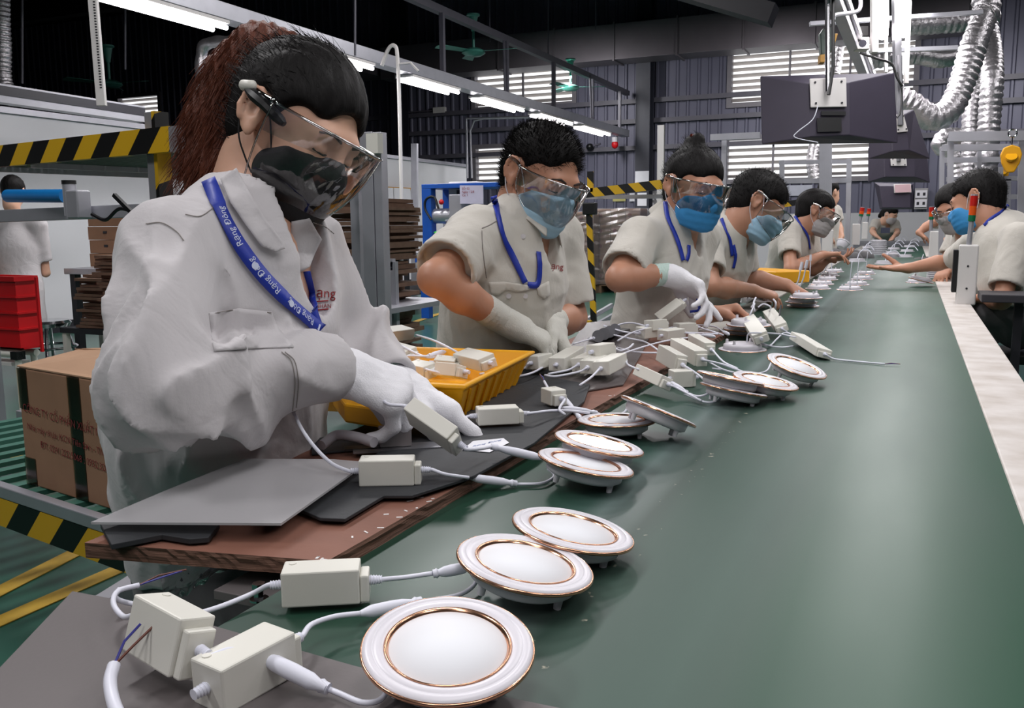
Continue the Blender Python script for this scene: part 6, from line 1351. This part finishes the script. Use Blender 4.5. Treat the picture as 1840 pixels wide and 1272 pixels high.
# ============================================================ DRIVERS
def driver(a, za, b, zb_, label, group='cream driver boxes on the board', w_=.036, h=.028, roll=0, cables=(), conns=(), wires=(), notch=True):
    A = T(*a, za) if len(a) == 2 else Vector(a); B = T(*b, zb_) if len(b) == 2 else Vector(b)
    d = (B-A); L = d.length; x = d.normalized(); z = Vector((0, 0, 1)); y = z.cross(x).normalized(); z = x.cross(y)
    R3 = Matrix((x, y, z)).transposed() @ Matrix.Rotation(math.radians(roll), 3, 'X')
    r = thing('led_driver', label, 'driver box', mtx=mtx((A+B)/2, R3), group=group)
    m = M(); m.bb(-L/2+.0, L/2-.008, -w_/2, w_/2, -h/2, h/2); m.bb(L/2-.008, L/2, -w_/2+.003, w_/2-.003, -h/2+.0, h/2-.007); m.build('case', CREAM, r, bevel=.0016, local=True)
    m = M(); m.bb(-L/2+.004, L/2-.009, -w_/2-.0004, w_/2+.0004, h/2-.0065, h/2-.0058); m.build('lid_seam', GREYP, r, local=True) if False else None
    for sx in (-1, 1):
        g = M().tube([(sx*(L/2-.001+.0012*q_), 0, 0) for q_ in range(11)], [(.0050, .0038)[q_ % 2]*(1-.02*q_) for q_ in range(11)], 12); g.build('cable_gland', CABLE, r, True, local=True)
    sc_ = M(); sc_.cyl((-L/2+.008, w_/2-.008, h/2-.0005), (-L/2+.008, w_/2-.008, h/2+.0008), .0032).build('screw', CREAM, r, True, local=True)
    for cb in cables:
        P = list(cb); ends = {'A': (A, -x), 'B': (B, x)}
        if isinstance(P[0], str): e_, dr_ = ends[P[0]]; P = [e_+dr_*.006, e_+dr_*.013]+[T(*q_) if not isinstance(q_, Vector) else q_ for q_ in P[1:]]
        else: P = [T(*q_) if not isinstance(q_, Vector) else q_ for q_ in P]
        cabs(r, P, .0023)
    for c_ in conns: connector(r, T(*c_[0]), T(*c_[1]), c_[2] if len(c_) > 2 else .005)
    for q_, d0 in wires:
        p = T(*q_); d1 = Vector(d0)
        M().tube([p, p+d1*.5+Vector((.002, 0, .001)), p+d1], .0008, 5).build('wire', WIREB, r, True); M().tube([p, p+d1*.5-Vector((.002, 0, -.002)), p+d1*1.1], .0008, 5).build('wire', WIREN, r, True)
    return r
driver((509, 1050), .822, (664, 1042), .822, 'cream driver box lying straight above the largest downlight', cables=[('A', (450, 1068, .812), (390, 1092, .81), (345, 1102, .808), (290, 1094, .81), (225, 1082, .815), (207, 1072, .822), (215, 1058, .826)), ('B', (730, 1037, .815), (778, 1030, .82))], conns=[((778, 1031, .82), (846, 1018, .824), .0052)], w_=.03, h=.032)
driver((262, 1114), .842, (358, 1168), .838, 'cream driver box standing on edge in the lower left corner, wide face to the viewer', w_=.03, h=.042, roll=-16, cables=[('A', (222, 1108, .83), (204, 1085, .83), (212, 1062, .83), (250, 1051, .83)), ('B', (410, 1168, .838), (440, 1170, .836))], conns=[((455, 1172, .832), (585, 1237, .815), .006)], wires=[((250, 1051, .83), (.03, .02, .01))])
driver((372, 1235), .822, (520, 1155), .824, 'cream driver box at the bottom edge under the thick white connector', w_=.034, h=.034, cables=[('B', (560, 1122, .822), (600, 1108, .82), (648, 1102, .818))])
m = M(); m.tube(smooth_path([T(205, 1195, .83), T(198, 1225, .825), T(205, 1265, .82), T(225, 1310, .82)]), .0046, 10); o = m.build('cable_end', CABLE, None, True); tag(o, 'short cut white cable end at the lower left with bare coloured wires', 'cable')
p = T(205, 1195, .83); M().tube([p, p+Vector((-.002, .012, .012)), p+Vector((.004, .022, .022))], .001, 5).build('wire', WIREB, o, True); M().tube([p, p+Vector((.006, .012, .01)), p+Vector((.012, .026, .02))], .001, 5).build('wire', WIREN, o, True)
driver((647, 846), .841, (757, 844), .841, 'cream driver box in front of the gloved hands on the rubber mat', w_=.028, h=.032, cables=[('A', (590, 828, .85), (548, 780, .875), (522, 725, .90), (512, 678, .93)), ('B', (800, 852, .835), (842, 858, .826))], wires=[((512, 678, .93), (-.004, .004, .025))])
driver((740, 738), .895, (826, 798), .860, 'cream driver box hanging from the gloved fingers with a screw at each corner', w_=.042, h=.022, roll=-48, cables=[('A', (697, 726, .90), (684, 712, .905), (678, 700, .91)), ('B', (864, 806, .848), (884, 802, .843))], conns=[((882, 802, .843), (978, 824, .824), .0058)])
driver((857, 747), .842, (939, 743), .842, 'cream driver box lying right of the hanging one on the rubber mat', w_=.03, h=.026, cables=[('B', (990, 738, .836), (1020, 738, .834), (1060, 742, .83)), ('A', (830, 752, .84), (800, 752, .845))])
driver((985, 708), .842, (1008, 716), .842, 'short looking cream driver box seen end on beside the plywood edge', w_=.03, h=.026, cables=[('B', (1005, 735, .838), (1015, 745, .832)), ('A', (985, 700, .85), (978, 685, .85))], wires=[((978, 685, .85), (-.012, .01, .01))])
driver((1150, 667), .838, (1200, 690), .828, 'cream driver box half off the board beside the belt, lying lowest', 'cream driver boxes between board and belt', w_=.03, h=.024, roll=-25, cables=[('A', (1120, 650, .84), (1115, 638, .84)), ('B', (1222, 700, .82), (1260, 720, .81))])
driver((1206, 680), .818, (1246, 678), .818, 'cream driver box standing on the belt beside the shaded downlights', 'cream driver boxes between board and belt', w_=.034, h=.034)
driver((1190, 634), .85, (1226, 655), .842, 'left cream driver box of the leaning pair above the belt edge', 'cream driver boxes between board and belt', w_=.026, h=.036, roll=-10, cables=[('A', (1160, 615, .85), (1130, 608, .845), (1095, 600, .84)), ('B', (1250, 670, .83), (1275, 690, .82))])
driver((1215, 620), .85, (1262, 645), .842, 'middle cream driver box of the leaning pair above the belt edge', 'cream driver boxes between board and belt', w_=.03, h=.034, cables=[('B', (1300, 655, .83), (1335, 668, .82))])
driver((1245, 610), .845, (1278, 628), .840, 'farthest cream driver box leaning behind the other two above the belt edge', 'cream driver boxes between board and belt', w_=.026, h=.03, cables=[('B', (1300, 650, .82), (1325, 662, .815))])
driver((1432, 605), .822, (1482, 636), .816, 'loose cream driver box lying out on the belt with a bare ended cable', 'cream driver boxes on the belt', w_=.038, h=.022, roll=-14, cables=[('B', (1500, 645, .806), (1545, 650, .804), (1590, 654, .804)), ('A', (1410, 598, .825), (1395, 610, .81), (1380, 622, .806), (1355, 612, .81))], wires=[((1590, 654, .804), (.03, .004, .001))])
driver((1345, 575), .85, (1368, 608), .835, 'left bright cream driver box standing among the upside down lamps', 'cream driver boxes on the belt', w_=.04, h=.026, roll=20, cables=[('A', (1350, 560, .875), (1356, 545, .89), (1350, 552, .88))])
driver((1382, 562), .85, (1405, 590), .835, 'right bright cream driver box standing among the upside down lamps', 'cream driver boxes on the belt', w_=.036, h=.024, roll=20, cables=[('A', (1385, 552, .88), (1372, 546, .89), (1362, 552, .88)), ('B', (1420, 600, .82), (1432, 604, .82))])
# the heap on the board in front of the spiky haired man
heap = [((955, 652), .85, (985, 645), .85, 'cream driver box at the left end of the heap before the spiky haired man', [('A', (940, 662, .84), (900, 666, .84), (862, 672, .84))]),
        ((1000, 655), .848, (1038, 632), .848, 'cream driver box second from the left of the heap before the spiky haired man', [('A', (985, 655, .84), (950, 672, .84), (890, 682, .838))]),
        ((1040, 655), .846, (1072, 640), .846, 'cream driver box with a stepped end in the middle of the heap, nearer left', [('A', (1020, 665, .84), (985, 672, .84))]),
        ((1056, 660), .846, (1090, 642), .846, 'cream driver box with a stepped end in the middle of the heap, nearer right', [('A', (1040, 668, .84), (1000, 676, .84), (978, 674, .842))]),
        ((1080, 662), .850, (1115, 645), .850, 'cream driver box at the front right of the heap before the spiky haired man', [('A', (1062, 678, .84), (1042, 692, .835)), ('B', (1125, 645, .85), (1128, 655, .845), (1148, 664, .845))]),
        ((1065, 632), .868, (1098, 626), .868, 'cream driver box on top of the heap before the spiky haired man', [('B', (1115, 630, .865), (1130, 625, .868), (1138, 618, .87))]),
        ((1150, 598), .848, (1180, 594), .848, 'cream driver box at the left of the pile before the hair bun woman', [('A', (1120, 596, .85), (1100, 590, .85), (1085, 585, .85))]),
        ((1165, 585), .865, (1195, 582), .865, 'cream driver box on top of the pile before the hair bun woman', []),
        ((1190, 603), .846, (1225, 598), .846, 'cream driver box at the front of the pile before the hair bun woman', [('B', (1250, 598, .84), (1290, 600, .835))]),
        ((1215, 590), .850, (1250, 588), .850, 'cream driver box at the right of the pile before the hair bun woman', [('B', (1262, 590, .845), (1282, 596, .84), (1300, 602, .83))])]
for a, za, b, zb_, lab, cb in heap: driver(a, za, b, zb_, lab, 'cream driver boxes heaped on the board', w_=.034, h=.028, roll=rng.uniform(-8, 8), cables=cb)
driver((1183, 574), .868, (1228, 541), .918, 'cream driver box lifted by the hair bun woman\'s blurred glove', 'cream driver boxes on the board', w_=.034, h=.022, roll=30, cables=[('A', (1160, 590, .86), (1135, 598, .85), (1110, 612, .85))])
# loose leads over the heap
def lead(label, pts, r_=.0022, cn=None):
    P = [T(*q_) for q_ in pts]; r = thing('cable_lead', label, 'cable', P[0], group='loose white leads on the board'); cabs(r, P, r_)
    if cn: connector(r, P[-1], P[-1]+(P[-1]-P[-2]).normalized()*.035, .005)
lead('loose white lead with a plug at the far end of the heap', [(1030, 618, .845), (1050, 612, .845), (1065, 608, .845)], cn=1)
lead('loose white lead arching over the driver pile to the right', [(1092, 590, .85), (1130, 580, .87), (1170, 588, .86), (1215, 596, .85), (1262, 602, .845)], cn=1)
lead('loose white lead running toward the plywood end', [(1105, 640, .845), (1160, 622, .85), (1200, 612, .85), (1250, 605, .84)])
lead('loose white lead crossing behind the leaning drivers', [(1150, 600, .84), (1200, 590, .85), (1230, 584, .85), (1280, 586, .84), (1300, 596, .832)], cn=1)
lead('loose white lead curling left of the leaning drivers', [(1110, 625, .84), (1140, 632, .84), (1175, 634, .845), (1195, 632, .85)], cn=None)
lead('loose white lead from the stack by the bare hand', [(1352, 606, .82), (1372, 618, .81), (1400, 624, .806), (1425, 622, .806)])
lead('loose white lead rising behind the bright cream drivers', [(1356, 560, .85), (1354, 545, .875), (1358, 535, .885)], .003)
lead('loose white lead rising right of the bright cream drivers', [(1392, 560, .85), (1394, 545, .88), (1390, 538, .885)], .003)
# ============================================================ YELLOW TRAY WITH DRIVERS
tc_ = T(845, 655, .86)
ty = thing('yellow_tray', 'bright yellow plastic tray full of driver boxes between the two nearest workers', 'tray', tc_)
rimo = [T(625, 640, .885), T(740, 606, .885), T(962, 628, .885), T(840, 695, .885), T(610, 690, .885)]
# rectangle in the plane
O = T(838, 692, .885); U = (T(962, 630, .885)-O); W_ = U.cross(Vector((0, 0, 1))).normalized()*-.34
if (O+W_).x > O.x: W_ = -W_
c4 = [O, O+U, O+U+W_, O+W_]; cen = sum(c4, Vector())/4
inner = [p.lerp(cen, .06) for p in c4]; bot = [p.lerp(cen, .2)+Vector((0, 0, -.062)) for p in c4]; boto = [p.lerp(cen, .17)+Vector((0, 0, -.064)) for p in c4]; lo = [p.lerp(cen, .05)+Vector((0, 0, -.01)) for p in c4]; rim_u = [p+Vector((0, 0, -.006)) for p in c4]
V = c4+inner+bot+rim_u+lo+boto; F = [(i, (i+1) % 4, 4+(i+1) % 4, 4+i) for i in range(4)]+[(4+i, 4+(i+1) % 4, 8+(i+1) % 4, 8+i) for i in range(4)]+[(8, 9, 10, 11)]
F += [(12+i, 12+(i+1) % 4, (i+1) % 4, i) for i in range(4)]+[(16+i, 16+(i+1) % 4, 12+(i+1) % 4, 12+i) for i in range(4)]+[(20+i, 20+(i+1) % 4, 16+(i+1) % 4, 16+i) for i in range(4)]+[(23, 22, 21, 20)]
m = M(); m.add(V, F); m.build('shell', YELP, ty, bevel=.003)
for k in range(8):
    p = O.lerp(O+U, (k+.7)/8.6).lerp(cen, .06); q_ = O.lerp(O+U, (k+.7)/8.6).lerp(cen, .16); M().bar(p+Vector((0, 0, -.012)), q_+Vector((0, 0, -.06)), .004, .01).build('rib', YELP, ty)
tz = .862
tr = [((652, 598), (690, 592), .89, 'cream driver box tipped up at the left of the yellow tray'), ((690, 602), (735, 596), .91, 'long cream driver box bridging the far rim of the yellow tray'), ((640, 612), (665, 628), .885, 'cream driver box beside the woman\'s sleeve in the yellow tray'),
      ((700, 628), (742, 640), .885, 'pale round ended driver box in the middle of the yellow tray'), ((830, 640), (880, 652), .872, 'cream driver box lying against the right wall of the yellow tray'), ((782, 652), (826, 656), .862, 'cream driver box low in the yellow tray, rear one'), ((790, 664), (834, 668), .862, 'cream driver box low in the yellow tray, front one'), ((740, 660), (778, 668), .862, 'cream driver box low in the yellow tray near the glove')]
for k, (a, b, z, lab) in enumerate(tr):
    cb = [[('A'), (820, 632, .89), (780, 612, .905), (748, 602, .90)]] if k == 4 else []
    driver(a, z+(.012 if k > 3 else 0), b, z+(.012 if k > 3 else 0)-.004*(k % 2), lab, 'cream driver boxes in the yellow tray', w_=.036, h=.024, roll=rng.uniform(-20, 20), cables=cb)
for k, pts in enumerate((((640, 590, .91), (670, 598, .91), (700, 625, .90), (735, 650, .88)), ((665, 592, .91), (700, 610, .905), (760, 640, .885), (790, 640, .88)), ((690, 650, .88), (730, 640, .885), (770, 640, .885), (800, 632, .885)), ((740, 655, .88), (770, 665, .875), (800, 672, .87)))):
    P = [T(*q_) for q_ in pts]; r = thing('cable_lead', ('white lead crossing the left half of the yellow tray', 'second white lead running to the middle of the yellow tray', 'white lead with a plug lying across the yellow tray', 'short white lead low in the yellow tray')[k], 'cable', P[0], group='white leads in the yellow tray'); cabs(r, P, .0025)
    if k == 2: connector(r, P[2], P[3], .006)
m = M(); tag(m.prism([T(598, 730, .84), T(690, 742, .84), T(760, 760, .84), T(720, 775, .84), T(620, 760, .84)], (0, 0, .03)).build('yellow_crate', YELP, None, bevel=.004), 'orange yellow plastic crate edge seen under the gloved hands', 'crate')
c = T(1513, 440, .93); r = thing('lamp_cup', 'round white lamp cup held in the grey masked man\'s hands', 'lamp', c)
M().lathe([(0, -.03), (.03, -.028), (.045, -.01), (.05, .02), (.055, .022), (.055, .03), (.0, .03)], 24, mtx(c, frame((.3, .5, .8)))).build('shell', WHITEP, r, True)
# second yellow tray further back
a_ = T(1340, 492, .86); b_ = T(1425, 498, .86); m = M(); m.bar(a_, b_, .22, .06); tag(m.build('yellow_tray', YELP, None, bevel=.006), 'narrow yellow tray behind the forearms of the man with the pale blue mask', 'tray')
m = M(); V = []; n1, n2 = 14, 10
for i in range(n1):
    for j in range(n2): p = T(1262+i*10, 548-j*2.6, .825); V.append(p+Vector((0, 0, rng.uniform(0, .022))))
m.add(V, [(i*n2+j, (i+1)*n2+j, (i+1)*n2+j+1, i*n2+j+1) for i in range(n1-1) for j in range(n2-1)]); tag(m.build('plastic_bag', BAG, None, False), 'crumpled clear plastic bag on the board between the two bare arms', 'bag')
for k, (x, y) in enumerate(((1343, 540), (1398, 590))):
    p = T(x, y, .82); tag(M().tube([p, p+Vector((.006, 0, .07))], .0028, 8).build('steel_pin', BLACKP if k == 0 else STEEL, None, True), ('dark upright rod beside the clenched bare hand', 'steel rod leaning by the bright cream drivers')[k], 'rod')
m = M()
gb = T(1075, 605, .835)
r = thing('gear_bracket', 'dull metal bracket with round teeth on the board between driver heaps', 'bracket', gb); 
for k in range(4): M().cyl(T(1075+k*10, 604-k*4, .83), T(1075+k*10, 604-k*4, .85), .016).build('tooth', STEEL, r, True)
M().bar(T(1065, 610, .826), T(1125, 592, .826), .03, .008).build('base', STEEL, r)
# clear bag under the board, near left
V = []; n1, n2 = 12, 9
for i in range(n1):
    for j in range(n2):
        u_ = i/(n1-1); v_ = j/(n2-1); px = 285+u_*150-v_*40*(u_-.3); py = 1014+v_*(80-75*u_)+4*math.sin(i*2)
        V.append(D(px, py, .98+.02*math.sin(i*1.9+j)*v_))
m = M(); m.add(V, [(i*n2+j, (i+1)*n2+j, (i+1)*n2+j+1, i*n2+j+1) for i in range(n1-1) for j in range(n2-1)]); tag(m.build('plastic_bag', BAG, None, 'all'), 'clear plastic bag hanging under the near end of the plywood board', 'bag')
tag(M().bar(T(150, 1110, .5), T(290, 1020, .5), .03, .03).build('floor_rail', ALU), 'grey aluminium rail low behind the cover plate', 'rail')
